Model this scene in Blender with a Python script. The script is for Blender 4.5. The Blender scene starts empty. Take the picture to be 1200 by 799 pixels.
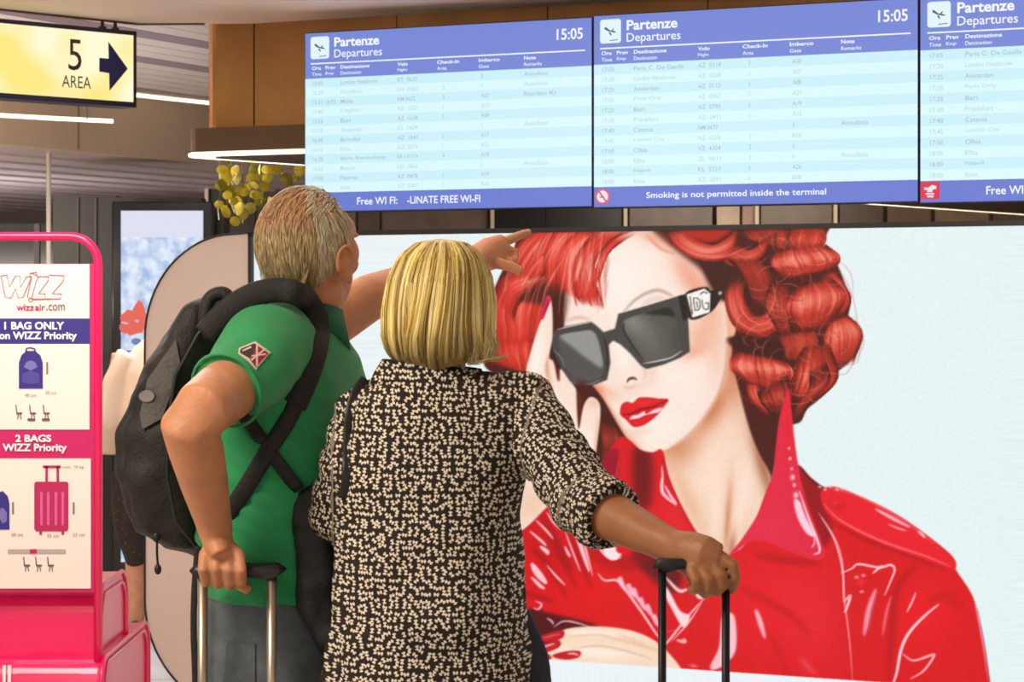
import bpy, bmesh, math, random
import numpy as np
from mathutils import Vector, Matrix, Euler, Quaternion
# ---------------------------------------------------------------- camera, world, lights, exposure
S = bpy.context.scene; COL = S.collection
F = 2850.0; EYE = 1.55; HZ = 360.0           # focal length in pixels (1200 wide), eye height, horizon row
cam_d = bpy.data.cameras.new('camera'); cam = bpy.data.objects.new('camera', cam_d); COL.objects.link(cam)
cam_d.sensor_width = 36; cam_d.lens = F*36/1200; cam_d.shift_y = -(399.5-HZ)/1200; cam_d.clip_end = 200
cam.location = (0, 0, EYE); cam.rotation_euler = (math.pi/2, 0, 0); S.camera = cam
cam_d.dof.use_dof = True; cam_d.dof.focus_distance = 5.2; cam_d.dof.aperture_fstop = 16
W = bpy.data.worlds.new('world'); S.world = W; W.use_nodes = True
W.node_tree.nodes['Background'].inputs[0].default_value = (1.0, .93, .85, 1); W.node_tree.nodes['Background'].inputs[1].default_value = .8
def area(name, loc, size, power, col, rot=(0, 0, 0), sy=None):
    l = bpy.data.lights.new(name, 'AREA'); l.energy = power; l.size = size; l.color = col
    if sy: l.shape = 'RECTANGLE'; l.size_y = sy
    o = bpy.data.objects.new(name, l); o.location = loc; o.rotation_euler = rot; COL.objects.link(o); return o
area('ceiling_light_near', (-1.45, 2.9, 2.6), .8, 66, (1, .86, .70), (math.radians(16), math.radians(-14), 0))
area('ceiling_light_back', (1.4, .8, 2.6), 1.2, 26, (1, .88, .76), (math.radians(-25), math.radians(15), 0))
area('ceiling_light_hall', (-1.5, 6.4, 2.6), 1.0, 58, (1, .90, .82))
area('fill_uplight', (-.3, 5.4, 2.3), 1.6, 26, (1, .92, .84), (math.pi, 0, 0))  # unseen fill lamp added to brighten the near ceiling
area('fill_uplight_left', (-3.6, 9.8, 1.7), 1.6, 130, (1, .86, .72), (math.radians(166), 0, 0))  # added fill out of frame, aimed up at planks and fascia
area('fill_uplight_far', (-4.2, 14.6, 1.3), 2.2, 110, (.95, .9, 1), (math.pi, 0, 0))  # invented fill lamp that lifts the lower ceiling beyond the fascia
area('shop_fill', (1.6, 14.6, 2.35), 1.6, 22, (1, .86, .7), (math.radians(60), 0, 0), .4)  # hidden fill added behind the screens to brighten the shop panels
area('ceiling_light_far', (-1.6, 11.2, 2.3), 1.0, 34, (1, .88, .8))
S.view_settings.view_transform = 'Standard'; S.view_settings.look = 'None'; S.view_settings.gamma = 1; S.view_settings.exposure = 0; S.view_settings.use_curve_mapping = False
random.seed(7); rng = np.random.RandomState(11)
# ---------------------------------------------------------------- helpers
def lin(c):
    return tuple(((v/255)/12.92 if v/255 <= .04045 else ((v/255+.055)/1.055)**2.4) for v in c)
def P(px, py, Y): return Vector(((px-600)/F*Y, Y, EYE+(HZ-py)/F*Y))
def mat(name, col, rough=.6, metal=0, emit=0, noise=0, nscale=20, bump=0, bscale=60, coat=0, sheen=0, spec=.5, stretch=None, trans=0):
    m = bpy.data.materials.new(name); m.use_nodes = True; nt = m.node_tree; b = nt.nodes['Principled BSDF']; L = nt.links
    c = (*lin(col), 1)
    b.inputs['Base Color'].default_value = c; b.inputs['Roughness'].default_value = rough; b.inputs['Metallic'].default_value = metal
    b.inputs['Specular IOR Level'].default_value = spec; b.inputs['Coat Weight'].default_value = coat; b.inputs['Sheen Weight'].default_value = sheen
    b.inputs['Transmission Weight'].default_value = trans
    if emit: b.inputs['Emission Color'].default_value = c; b.inputs['Emission Strength'].default_value = emit; b.inputs['Base Color'].default_value = (.02, .02, .02, 1)
    tc = nt.nodes.new('ShaderNodeTexCoord'); src = tc.outputs['Object']
    if stretch:
        mp = nt.nodes.new('ShaderNodeMapping'); mp.inputs['Scale'].default_value = stretch; L.new(src, mp.inputs[0]); src = mp.outputs[0]
    if noise:
        n = nt.nodes.new('ShaderNodeTexNoise'); n.inputs['Scale'].default_value = nscale; n.inputs['Detail'].default_value = 5; L.new(src, n.inputs['Vector'])
        r = nt.nodes.new('ShaderNodeValToRGB'); r.color_ramp.elements[0].position = .3; r.color_ramp.elements[1].position = .7
        r.color_ramp.elements[0].color = tuple(v*(1-noise) for v in c[:3])+(1,); r.color_ramp.elements[1].color = tuple(min(1, v*(1+noise)) for v in c[:3])+(1,)
        L.new(n.outputs['Fac'], r.inputs[0]); L.new(r.outputs[0], b.inputs['Emission Color' if emit else 'Base Color'])
    if bump:
        n2 = nt.nodes.new('ShaderNodeTexNoise'); n2.inputs['Scale'].default_value = bscale; n2.inputs['Detail'].default_value = 4; L.new(src, n2.inputs['Vector'])
        bp = nt.nodes.new('ShaderNodeBump'); bp.inputs['Strength'].default_value = bump; bp.inputs['Distance'].default_value = .004
        L.new(n2.outputs['Fac'], bp.inputs['Height']); L.new(bp.outputs[0], b.inputs['Normal'])
    return m
_flat = {}
def glow(col, e=1.0):
    k = (col, e)
    if k not in _flat: _flat[k] = mat('lit_%d_%d_%d' % col, col, .4, emit=e); _flat[k].cycles.emission_sampling = 'NONE'
    return _flat[k]
def paintm(col, rough=.5, **k):
    kk = (col, rough, 'p', tuple(sorted(k.items())))
    if kk not in _flat: _flat[kk] = mat('paint_%d_%d_%d' % col, col, rough, **k)
    return _flat[kk]
FRAME = {}
def tag(o, label=None, cat=None, group=None, kind=None):
    for k, v in (('label', label), ('category', cat), ('group', group), ('kind', kind)):
        if v: o[k] = v
    return o
def empty(name, loc=(0, 0, 0), rz=0, **k):
    o = bpy.data.objects.new(name, None); COL.objects.link(o); o.location = loc; o.rotation_euler = (0, 0, rz); o.empty_display_size = .1
    FRAME[o.name] = Matrix.Translation(loc) @ Matrix.Rotation(rz, 4, 'Z'); return tag(o, **k)
class MB:
    def __init__(s): s.v = []; s.f = []
    def add(s, v, f):
        n = len(s.v); s.v += [tuple(x) for x in v]; s.f += [tuple(i+n for i in q) for q in f]; return s
    def box(s, x0, y0, z0, x1, y1, z1, M=None, bevel=0):
        if bevel:
            bm = bmesh.new(); bmesh.ops.create_cube(bm, size=1)
            for v in bm.verts: v.co = Vector(((x0+x1)/2+v.co.x*(x1-x0), (y0+y1)/2+v.co.y*(y1-y0), (z0+z1)/2+v.co.z*(z1-z0)))
            bmesh.ops.bevel(bm, geom=bm.edges[:], offset=bevel, segments=3, affect='EDGES', profile=.5)
            bm.verts.index_update(); vs = [v.co.copy() for v in bm.verts]; fs = [tuple(v.index for v in f.verts) for f in bm.faces]; bm.free()
        else:
            vs = [Vector(p) for p in ((x0, y0, z0), (x1, y0, z0), (x1, y1, z0), (x0, y1, z0), (x0, y0, z1), (x1, y0, z1), (x1, y1, z1), (x0, y1, z1))]
            fs = [(0, 3, 2, 1), (4, 5, 6, 7), (0, 1, 5, 4), (1, 2, 6, 5), (2, 3, 7, 6), (3, 0, 4, 7)]
        if M is not None: vs = [M @ v for v in vs]
        return s.add(vs, fs)
    def tube(s, pts, r, n=12, up=None, cap=True, closed=False):
        pts = [Vector(p) for p in pts]; k = len(pts)
        rr = [(q if isinstance(q, (tuple, list)) else (q, q)) for q in (r if isinstance(r, (list, tuple)) and len(r) == k and not (k == 2 and not isinstance(r, list)) else [r]*k)]
        d = []
        for i in range(k):
            a = pts[(i-1) % k] if (closed or i) else pts[0]; b = pts[(i+1) % k] if (closed or i < k-1) else pts[-1]
            d.append((b-a).normalized())
        u = Vector(up) if up else (Vector((0, 0, 1)) if abs(d[0].z) < .9 else Vector((1, 0, 0)))
        vs = []
        for i in range(k):
            u = (u-d[i]*u.dot(d[i])).normalized(); w = d[i].cross(u)
            for j in range(n):
                a = 2*math.pi*j/n; vs.append(pts[i]+w*(math.cos(a)*rr[i][0])+u*(math.sin(a)*rr[i][1]))
        fs = []
        for i in range(k if closed else k-1):
            for j in range(n):
                a = i*n+j; b = i*n+(j+1) % n; c = ((i+1) % k)*n+(j+1) % n; e = ((i+1) % k)*n+j; fs.append((a, b, c, e))
        if cap and not closed: fs += [tuple(range(n))[::-1], tuple(range((k-1)*n, k*n))]
        return s.add(vs, fs)
    def ball(s, c, r, M=None, n=20, m=12):
        c = Vector(c); r = r if isinstance(r, (tuple, list)) else (r, r, r); vs = []; fs = []
        for i in range(m+1):
            t = math.pi*i/m
            for j in range(n):
                a = 2*math.pi*j/n; p = Vector((r[0]*math.sin(t)*math.cos(a), r[1]*math.sin(t)*math.sin(a), r[2]*math.cos(t)))
                vs.append(c+p)
        if M is not None: vs = [M @ v for v in vs]
        for i in range(m):
            for j in range(n): fs.append((i*n+j, (i+1)*n+j, (i+1)*n+(j+1) % n, i*n+(j+1) % n))
        return s.add(vs, fs)
    def prism(s, poly, y0, y1, M=None):             # polygon in x,z pushed along y
        n = len(poly); vs = [Vector((x, y0, z)) for x, z in poly]+[Vector((x, y1, z)) for x, z in poly]
        if M is not None: vs = [M @ v for v in vs]
        return s.add(vs, [tuple(range(n)), tuple(range(2*n-1, n-1, -1))]+[(i, i+n, (i+1) % n+n, (i+1) % n) for i in range(n)])
    def slab(s, poly, z0, z1):                       # polygon in x,y pushed along z
        n = len(poly); vs = [Vector((x, y, z0)) for x, y in poly]+[Vector((x, y, z1)) for x, y in poly]
        return s.add(vs, [tuple(range(n))[::-1], tuple(range(n, 2*n))]+[(i, (i+1) % n, (i+1) % n+n, i+n) for i in range(n)])
    def rings(s, sl, n=28):                          # stacked horizontal slices x,y,z,rx,ry,yaw,power
        vs = []; fs = []
        for (x, y, z, rx, ry, yaw, pw) in sl:
            c, q = math.cos(yaw), math.sin(yaw)
            for j in range(n):
                a = 2*math.pi*j/n; ca, sa = math.cos(a), math.sin(a)
                ex = math.copysign(abs(ca)**pw, ca)*rx; ey = math.copysign(abs(sa)**pw, sa)*ry
                vs.append(Vector((x+ex*c-ey*q, y+ex*q+ey*c, z)))
        for i in range(len(sl)-1):
            for j in range(n): fs.append((i*n+j, i*n+(j+1) % n, (i+1)*n+(j+1) % n, (i+1)*n+j))
        fs += [tuple(range(n))[::-1], tuple(range((len(sl)-1)*n, len(sl)*n))]
        return s.add(vs, fs)
    def build(s, name, m, parent=None, smooth=False, local=False, origin=None):
        me = bpy.data.meshes.new(name); o = bpy.data.objects.new(name, me); COL.objects.link(o)
        V = [Vector(v) for v in s.v]
        if parent is not None:
            fr = FRAME[parent.name]; FRAME[o.name] = fr; o.parent = parent
            if not local: inv = fr.inverted(); V = [inv @ v for v in V]
        else:
            if origin is None:
                xs = [v.x for v in V]; ys = [v.y for v in V]; origin = ((min(xs)+max(xs))/2, (min(ys)+max(ys))/2, min(v.z for v in V))
            o.location = origin; FRAME[o.name] = Matrix.Translation(origin); V = [v-Vector(origin) for v in V]
        me.from_pydata([tuple(v) for v in V], [], s.f); me.update()
        bm = bmesh.new(); bm.from_mesh(me); bmesh.ops.recalc_face_normals(bm, faces=bm.faces); bm.to_mesh(me); bm.free()
        if m: me.materials.append(m)
        if smooth: me.shade_smooth()
        return o
def fuse(mb, name, voxel, iters, m, parent, post=None, factor=.5):
    tmp = mb.build('tmp_shape', None, parent); md = tmp.modifiers.new('r', 'REMESH'); md.mode = 'VOXEL'; md.voxel_size = voxel
    if iters: sm = tmp.modifiers.new('s', 'SMOOTH'); sm.iterations = iters; sm.factor = factor
    dg = bpy.context.evaluated_depsgraph_get(); me = bpy.data.meshes.new_from_object(tmp.evaluated_get(dg)); me.name = name
    old = tmp.data; fr = FRAME.pop(tmp.name); bpy.data.objects.remove(tmp); bpy.data.meshes.remove(old)
    o = bpy.data.objects.new(name, me); COL.objects.link(o); o.parent = parent; FRAME[o.name] = fr
    me.materials.clear(); me.materials.append(m); me.shade_smooth()
    if post:
        n = len(me.vertices); co = np.empty(n*3, np.float32); me.vertices.foreach_get('co', co); co = co.reshape(-1, 3)
        nn = np.empty(n*3, np.float32); me.vertex_normals.foreach_get('vector', nn); nn = nn.reshape(-1, 3)
        t = np.array(fr.translation); co2 = post(co+t, nn, me)
        if co2 is not None: me.vertices.foreach_set('co', (co2-t).astype(np.float32).ravel()); me.update()
    return o
_tab = rng.rand(4096).astype(np.float32)
def vnoise(p, seed=0):
    i = np.floor(p).astype(int); f = p-i; f = f*f*(3-2*f); r = 0
    for dx in (0, 1):
        for dy in (0, 1):
            for dz in (0, 1):
                h = ((i[:, 0]+dx)*374761393+(i[:, 1]+dy)*668265263+(i[:, 2]+dz)*2147483647+seed*97) & 0x7fffffff
                h = (h ^ (h >> 13))*1274126177 & 0x7fffffff
                r = r+_tab[(h >> 7) % 4096]*np.where(dx, f[:, 0], 1-f[:, 0])*np.where(dy, f[:, 1], 1-f[:, 1])*np.where(dz, f[:, 2], 1-f[:, 2])
    return r-.5
_txt = {}
def glyphs(s, bold=0):
    k = (s, bold)
    if k in _txt: return _txt[k]
    c = bpy.data.curves.new('t', 'FONT'); c.body = s; c.size = 1; c.offset = bold; c.resolution_u = 3
    o = bpy.data.objects.new('t', c); COL.objects.link(o)
    dg = bpy.context.evaluated_depsgraph_get(); me = bpy.data.meshes.new_from_object(o.evaluated_get(dg))
    v = np.array([x.co[:2] for x in me.vertices]); f = [tuple(p.vertices) for p in me.polygons]
    bpy.data.objects.remove(o); bpy.data.curves.remove(c); bpy.data.meshes.remove(me); _txt[k] = (v, f); return _txt[k]
def text_into(mb, s, x0, x1, z0, z1, y, bold=0, M=None, slant=0):
    """lettering that fills the box x0..x1, z0..z1 at depth y (facing -y)"""
    v, f = glyphs(s, bold); a = v.min(0); b = v.max(0); q = (v-a)/(b-a)
    vs = [Vector((x0+u*(x1-x0)+slant*w*(z1-z0), y, z0+w*(z1-z0))) for u, w in q]
    if M is not None: vs = [M @ p for p in vs]
    mb.add(vs, f)
def rounded(x0, z0, x1, z1, r, n=6, corners=(1, 1, 1, 1)):
    o = []
    for (cx, cz, a0, on) in ((x1-r, z1-r, 0, corners[0]), (x0+r, z1-r, 90, corners[1]), (x0+r, z0+r, 180, corners[2]), (x1-r, z0+r, 270, corners[3])):
        if on:
            for i in range(n+1): a = math.radians(a0+90*i/n); o.append((cx+r*math.cos(a), cz+r*math.sin(a)))
        else: o.append((cx+(r if a0 in (0, 270) else -r), cz+(r if a0 in (0, 90) else -r)))
    return o
# ---------------------------------------------------------------- the print of the backlit advertisement
PX0, PY0, PX1, PY1, PS = 470, 255, 1200, 830, 1.5
PW, PH = int((PX1-PX0)*PS), int((PY1-PY0)*PS)
prng = np.random.RandomState(4)
def curve(pts, closed=False, n=8):
    p = np.array(pts, float)
    if len(p) < 3: return p
    if closed: q = np.vstack([p[-1:], p, p[:2]])
    else: q = np.vstack([2*p[0]-p[1], p, 2*p[-1]-p[-2]])
    t = np.linspace(0, 1, n, endpoint=False)[:, None]; out = []
    for i in range(1, len(q)-2):
        a, b, c, d = q[i-1:i+3]
        out.append(.5*(2*b+(c-a)*t+(2*a-5*b+4*c-d)*t*t+(3*b-a-3*c+d)*t**3))
    r = np.vstack(out)
    return r if closed else np.vstack([r, p[-1:]])
def shape(pts, smooth=True, blur=0):
    p = curve(pts, True) if smooth else np.array(pts, float)
    p = (p-[PX0, PY0])*PS; m = np.zeros((PH, PW), np.float32)
    y0 = max(0, int(p[:, 1].min())); y1 = min(PH, int(p[:, 1].max())+2)
    a = p; b = np.roll(p, -1, 0); xs = np.arange(PW)
    for y in range(y0, y1):
        for o in (.25, .75):
            yy = y+o; k = (a[:, 1] <= yy) != (b[:, 1] <= yy)
            if not k.any(): continue
            u = a[k]; v = b[k]; c = np.sort(u[:, 0]+(yy-u[:, 1])/(v[:, 1]-u[:, 1])*(v[:, 0]-u[:, 0]))
            for i in range(0, len(c)-1, 2):
                l = max(0, int(c[i])-1); r = min(PW, int(c[i+1])+2)
                if r > l: m[y, l:r] += .5*(np.clip(c[i+1]-xs[l:r], 0, 1)-np.clip(c[i]-xs[l:r], 0, 1))
    return soften(m, blur) if blur else m
def soften(m, s):
    s *= PS; n = int(3*s)+1; k = np.exp(-np.arange(-n, n+1)**2/(2*s*s)); k /= k.sum()
    ys, xs = np.nonzero(m.max(1))[0], np.nonzero(m.max(0))[0]
    if not len(ys): return m
    a, b, c, d = max(0, ys[0]-n), min(PH, ys[-1]+n+1), max(0, xs[0]-n), min(PW, xs[-1]+n+1)
    t = np.pad(m[a:b, c:d], n, mode='edge'); w = b-a; h = d-c
    u = sum(k[i]*t[i:i+w, :] for i in range(2*n+1)); v = sum(k[i]*u[:, i:i+h] for i in range(2*n+1))
    o = np.zeros_like(m); o[a:b, c:d] = v
    return o
canvas = np.zeros((PH, PW, 3), np.float32)
PYY, PXX = np.mgrid[0:PH, 0:PW].astype(np.float32); PXX = PXX/PS+PX0; PYY = PYY/PS+PY0
def put(m, col, al=1.0, clip=None):
    if clip is not None: m = m*clip
    ys, xs = np.nonzero(m.max(1))[0], np.nonzero(m.max(0))[0]
    if not len(ys): return
    s = (slice(ys[0], ys[-1]+1), slice(xs[0], xs[-1]+1)); w = (m[s]*al)[..., None]
    canvas[s] = canvas[s]*(1-w)+np.array(col, np.float32)*w
def fill(pts, col, al=1.0, blur=0, clip=None, smooth=True): put(shape(pts, smooth, blur), col, al, clip)
def blob(x, y, rx, ry, ang, col, al, clip=None):
    c, s = math.cos(math.radians(ang)), math.sin(math.radians(ang))
    dx, dy = PXX-x, PYY-y; u = (dx*c+dy*s)/rx; v = (-dx*s+dy*c)/ry
    m = np.exp(-(u*u+v*v)); m[m < .02] = 0
    put(m, col, al, clip)
def line(pts, w, col, al=1.0, blur=0, clip=None, taper=True):
    p = curve(pts, False, 10); d = np.gradient(p, axis=0); d /= np.hypot(d[:, 0], d[:, 1])[:, None]+1e-6
    t = np.linspace(0, 1, len(p)); h = w/2*(np.sin(np.pi*np.clip(t*.9+.05, 0, 1))**.6 if taper else np.ones_like(t))
    n = np.stack([-d[:, 1], d[:, 0]], 1)*h[:, None]
    fill(np.vstack([p+n, (p-n)[::-1]]), col, al, blur, clip, False)
def noise1(n, k):
    return np.interp(np.linspace(0, 1, n), np.linspace(0, 1, k), prng.rand(k))
def lock(A, B, pal=((92, 24, 15), (196, 50, 37), (240, 132, 110)), hi=((.45, .2, .8),), ragged=.1, streak=1.0, al=1.0, clip=None, edge=.5, base=.42):
    a = curve(A, False, 12); b = curve(B, False, 12)
    ns = 260; nt = 420
    ta = np.linspace(0, 1, nt)
    rs = lambda q: np.stack([np.interp(ta, np.linspace(0, 1, len(q)), q[:, i]) for i in (0, 1)], 1)
    a, b = rs(a), rs(b); s = np.linspace(0, 1, ns)[:, None]
    sw = s+.03*np.sin(ta[None]*5+prng.rand()*6)
    X = a[None, :, 0]*(1-sw)+b[None, :, 0]*sw; Y = a[None, :, 1]*(1-sw)+b[None, :, 1]*sw
    st = (noise1(ns, 22)*.4+noise1(ns, 70)*.35+noise1(ns, 150)*.25)[:, None]-.5
    st2 = (noise1(ns, 90))[:, None]-.5
    v = base+streak*(.42*st+.3*st2*np.sin(ta[None]*4+prng.rand()*6))+0*s
    for c, w, k in hi: v = v+.8*k*np.exp(-((ta[None]-c-.08*st)/w)**2)*(.1+1.15*np.clip(st+.5, 0, 1))
    v = v-edge*(np.abs(s*2-1)**4)-.35*(np.abs(ta[None]*2-1)**6)
    v = np.clip(v, 0, 1)[..., None]; P = np.array(pal, np.float32)
    C = np.where(v < .5, P[0]+(P[1]-P[0])*v*2, P[1]+(P[2]-P[1])*(v*2-1))
    e0 = ragged*prng.rand(ns)[:, None]; e1 = 1-ragged*prng.rand(ns)[:, None]
    w = np.clip((ta[None]-e0)/.05, 0, 1)*np.clip((e1-ta[None])/.05, 0, 1)*np.ones_like(X)
    ix = ((X-PX0)*PS); iy = ((Y-PY0)*PS); acc = np.zeros((PH*PW, 4), np.float32)
    jx = ix.astype(int); jy = iy.astype(int); ok = (jx >= 0) & (jx < PW-1) & (jy >= 0) & (jy < PH-1)
    idx = (jy*PW+jx)[ok]; ww = w[ok]; CC = C[ok]
    for ch in range(3): acc[:, ch] = np.bincount(idx, CC[:, ch]*ww, PH*PW)
    acc[:, 3] = np.bincount(idx, ww, PH*PW); cnt = np.bincount(idx, None, PH*PW)
    acc = acc.reshape(PH, PW, 4); cnt = cnt.reshape(PH, PW).astype(np.float32)
    ys, xs = np.nonzero(cnt.max(1))[0], np.nonzero(cnt.max(0))[0]
    if not len(ys): return
    sl = (slice(max(ys[0]-2, 0), ys[-1]+3), slice(max(xs[0]-2, 0), xs[-1]+3)); A4 = acc[sl]; N = cnt[sl]
    def bx(z):                       # close pin-holes
        z2 = z.copy()
        for dy in (-1, 0, 1):
            for dx in (-1, 0, 1):
                if dx or dy: z2 += .35*np.roll(np.roll(z, dy, 0), dx, 1)
        return z2
    A4 = bx(A4); N = bx(N); m = np.where(N > 0, np.clip(A4[..., 3]/np.maximum(N, 1e-3), 0, 1)*np.clip(N*.9, 0, 1), 0)
    col = A4[..., :3]/np.maximum(A4[..., 3:], 1e-3); m = m*al
    if clip is not None: m = m*clip[sl]
    canvas[sl] = canvas[sl]*(1-m[..., None])+col*m[..., None]
SK = (250, 226, 212)
def paint_print():
    canvas[:] = (231, 240, 243); canvas[..., 0] += (-(PXX-800)/400*3); canvas[..., 1] += 2
    # mass of hair
    fill([(630, 250), (600, 295), (580, 335), (571, 365), (575, 395), (566, 425), (585, 445), (640, 500), (690, 552), (745, 545), (740, 400), (800, 350), (838, 400), (852, 470), (884, 562), (902, 566), (912, 520), (925, 500), (938, 494), (945, 480), (957, 470), (970, 457), (976, 440), (994, 425), (1003, 408), (1002, 390), (994, 372), (996, 352), (986, 322), (976, 300), (963, 286), (962, 250), (800, 240)], (74, 20, 14), blur=.6)
    hm = shape([(630, 250), (600, 295), (580, 335), (571, 365), (575, 395), (566, 425), (585, 445), (640, 500), (700, 520), (740, 400), (800, 350), (850, 400), (870, 470), (912, 520), (938, 494), (945, 480), (957, 470), (970, 457), (976, 440), (994, 425), (1003, 408), (1002, 390), (994, 372), (996, 352), (986, 322), (976, 300), (963, 286), (962, 250), (800, 240)], True, .8)
    # neck and chest
    nk = shape([(735, 500), (776, 532), (784, 560), (801, 600), (822, 636), (854, 652), (880, 628), (900, 590), (903, 560), (888, 530), (877, 500), (866, 460), (857, 425), (852, 395), (800, 400)], True, 1.0)
    put(nk, (243, 205, 180))
    blob(825, 540, 28, 60, -8, (252, 226, 208), .85, nk); blob(870, 560, 14, 60, -20, (250, 222, 204), .7, nk)
    blob(790, 520, 26, 24, 30, (206, 128, 84), .8, nk); blob(835, 478, 14, 38, 32, (200, 110, 66), .8, nk)
    blob(857, 430, 9, 40, -6, (206, 118, 80), .75, nk); blob(893, 545, 8, 50, -16, (150, 80, 48), .7, nk)
    blob(852, 610, 4, 44, 4, (206, 130, 92), .75, nk); blob(857, 640, 4, 18, 8, (160, 74, 46), .6, nk); blob(868, 590, 7, 36, 10, (252, 232, 218), .6, nk)
    blob(806, 585, 9, 40, -25, (232, 176, 140), .6, nk); blob(838, 600, 6, 38, 2, (254, 236, 224), .5, nk)
    # ear and face
    fill([(846, 352), (856, 362), (862, 378), (860, 393), (852, 396), (848, 384)], (240, 178, 146), blur=.8)
    fc = shape([(690, 262), (778, 262), (800, 288), (818, 306), (832, 332), (846, 350), (850, 372), (852, 400), (851, 432), (843, 460), (827, 488), (808, 510), (786, 524), (764, 531), (750, 528), (736, 515), (722, 494), (706, 466), (694, 451), (675, 430), (662, 400), (661, 340), (668, 300)], True, .9)
    put(fc, SK)
    blob(728, 330, 46, 48, 0, (252, 242, 234), .9, fc); blob(770, 500, 40, 26, -10, (250, 238, 228), .8, fc); blob(800, 440, 34, 40, 20, (252, 236, 226), .8, fc)
    blob(806, 322, 13, 36, -30, (240, 160, 132), .8, fc); blob(770, 280, 34, 8, 22, (236, 150, 120), .6, fc); blob(826, 350, 12, 30, -20, (236, 150, 118), .7, fc)
    blob(822, 392, 18, 26, 30, (238, 168, 138), .75, fc); blob(838, 410, 12, 40, 0, (244, 190, 164), .6, fc); blob(812, 412, 16, 7, -20, (230, 150, 118), .5, fc)
    line([(852, 396), (851, 432), (843, 462), (826, 490), (807, 511), (786, 525)], 5, (196, 112, 76), .8, 1.8, fc)
    line([(690, 448), (706, 470), (722, 498), (736, 518), (752, 530)], 9, (232, 146, 104), .8, 2.6, fc)
    blob(700, 456, 12, 8, 30, (230, 132, 92), .75, fc); blob(738, 515, 14, 8, 40, (238, 178, 150), .5, fc)
    blob(728, 418, 8, 22, -24, (254, 240, 232), .8, fc); blob(722, 448, 14, 8, 10, (250, 224, 208), .8, fc); blob(716, 462, 12, 8, 20, (240, 190, 164), .6, fc)
    blob(747, 452, 14, 5, -12, (244, 206, 186), .6, fc); blob(742, 461, 7, 4, 0, (246, 214, 200), .7, fc); blob(762, 438, 8, 10, 0, (240, 200, 178), .5, fc)
    line([(734, 448), (737, 444), (742, 443), (746, 445)], 3.2, (84, 40, 28), .9, .5)
    line([(752, 430), (756, 438), (752, 446)], 2, (232, 180, 156), .7, .8); line([(729, 452), (736, 455), (744, 452)], 3, (228, 168, 140), .6, 1.2)
    # brows
    line([(728, 368), (742, 353), (756, 344), (770, 340), (782, 344), (792, 350)], 4, (186, 152, 134), .75, .9)
    line([(752, 356), (768, 350), (786, 352)], 7, (226, 196, 182), .6, 1.6); line([(664, 376), (676, 372), (692, 374)], 4, (216, 176, 156), .7, 1.2)
    # lips
    lp = shape([(726, 482), (728, 474), (734, 470.5), (741, 472), (748, 466), (760, 465.5), (772, 467), (783, 468), (778, 476), (768, 488), (754, 498), (742, 500), (733, 492), (727, 487)], True, .5)
    put(lp, (222, 22, 32)); line([(727, 486), (738, 485), (750, 480), (766, 476), (782, 468.5)], 2.6, (120, 6, 14), .85, .5, lp)
    blob(752, 472, 14, 3, -5, (236, 50, 52), .6, lp); line([(733, 496), (744, 501), (758, 496)], 3, (170, 10, 22), .5, .9, lp)
    fill([(737, 491), (741, 487), (747, 486), (754, 482), (757, 485), (766, 480), (776, 477.5), (771, 483), (761, 485), (754, 487), (748, 490), (741, 491)], (250, 224, 226), .95, .4)
    blob(746, 506, 16, 5, -8, (238, 196, 176), .5, fc)
    # hair falling over the forehead and side
    R = ((118, 22, 12), (218, 52, 38), (250, 158, 138)); D = ((62, 17, 10), (150, 38, 26), (205, 76, 58))
    lock([(575, 330), (570, 370), (578, 400), (566, 428)], [(660, 330), (640, 360), (632, 400), (622, 440)], R, hi=((.3, .3, .35),), clip=hm, base=.4)
    lock([(572, 400), (580, 425), (600, 432)], [(640, 392), (632, 420), (620, 445)], R, hi=((.3, .3, .3),), base=.36, clip=hm)
    lock([(578, 345), (590, 325), (612, 315), (640, 300)], [(600, 385), (610, 352), (640, 335), (660, 318)], R, hi=((.6, .25, .55),), base=.45, clip=hm)
    lock([(630, 262), (606, 290), (592, 330)], [(700, 262), (668, 300), (626, 330)], R, hi=((.45, .25, .45),), base=.5, clip=hm)
    fill([(640, 325), (652, 322), (664, 342), (661, 375), (652, 388), (644, 392), (640, 360), (606, 352), (620, 335)], (66, 22, 14), .82, 2.5)
    lock([(655, 262), (638, 300), (640, 345)], [(716, 262), (668, 300), (664, 350)], R, hi=((.35, .25, .6),), ragged=.2, base=.5)
    lock([(690, 262), (660, 290), (652, 330), (664, 345)], [(760, 262), (702, 290), (690, 325), (684, 360)], R, hi=((.4, .25, .8),), ragged=.18, base=.48)
    lock([(700, 265), (676, 300), (672, 335), (683, 360)], [(730, 268), (700, 300), (698, 330), (709, 366)], R, hi=((.5, .2, .6),), ragged=.14, base=.48)
    lock([(735, 268), (708, 290), (696, 325), (694, 340)], [(752, 268), (716, 292), (704, 318), (700, 335)], R, hi=((.5, .2, .5),), ragged=.2, base=.4)
    for x, y, e in ((672, 342, 24), (680, 335, 30), (688, 340, 22), (697, 334, 34), (703, 340, 27), (676, 340, 20), (690, 350, 12)):
        line([(x-2, y-26), (x, y), (x+3, y+e*.7)], 3, (206, 44, 34), .8, .4)
    for x0, y0, x1, y1, x2, y2 in ((682, 300, 677, 316, 674, 330), (693, 296, 690, 312, 690, 330), (668, 315, 667, 335, 668, 345)):
        line([(x0, y0), (x1, y1), (x2, y2)], 3, (250, 206, 192), .7, .9)
    line([(640, 262), (668, 268), (700, 268), (740, 266)], 6, (110, 40, 26), .6, 2)
    # dark hair behind the temple
    fill([(762, 262), (784, 286), (806, 304), (822, 318), (838, 348), (850, 352), (868, 340), (872, 300), (830, 262)], (62, 26, 16), .95, 2.6)
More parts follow.
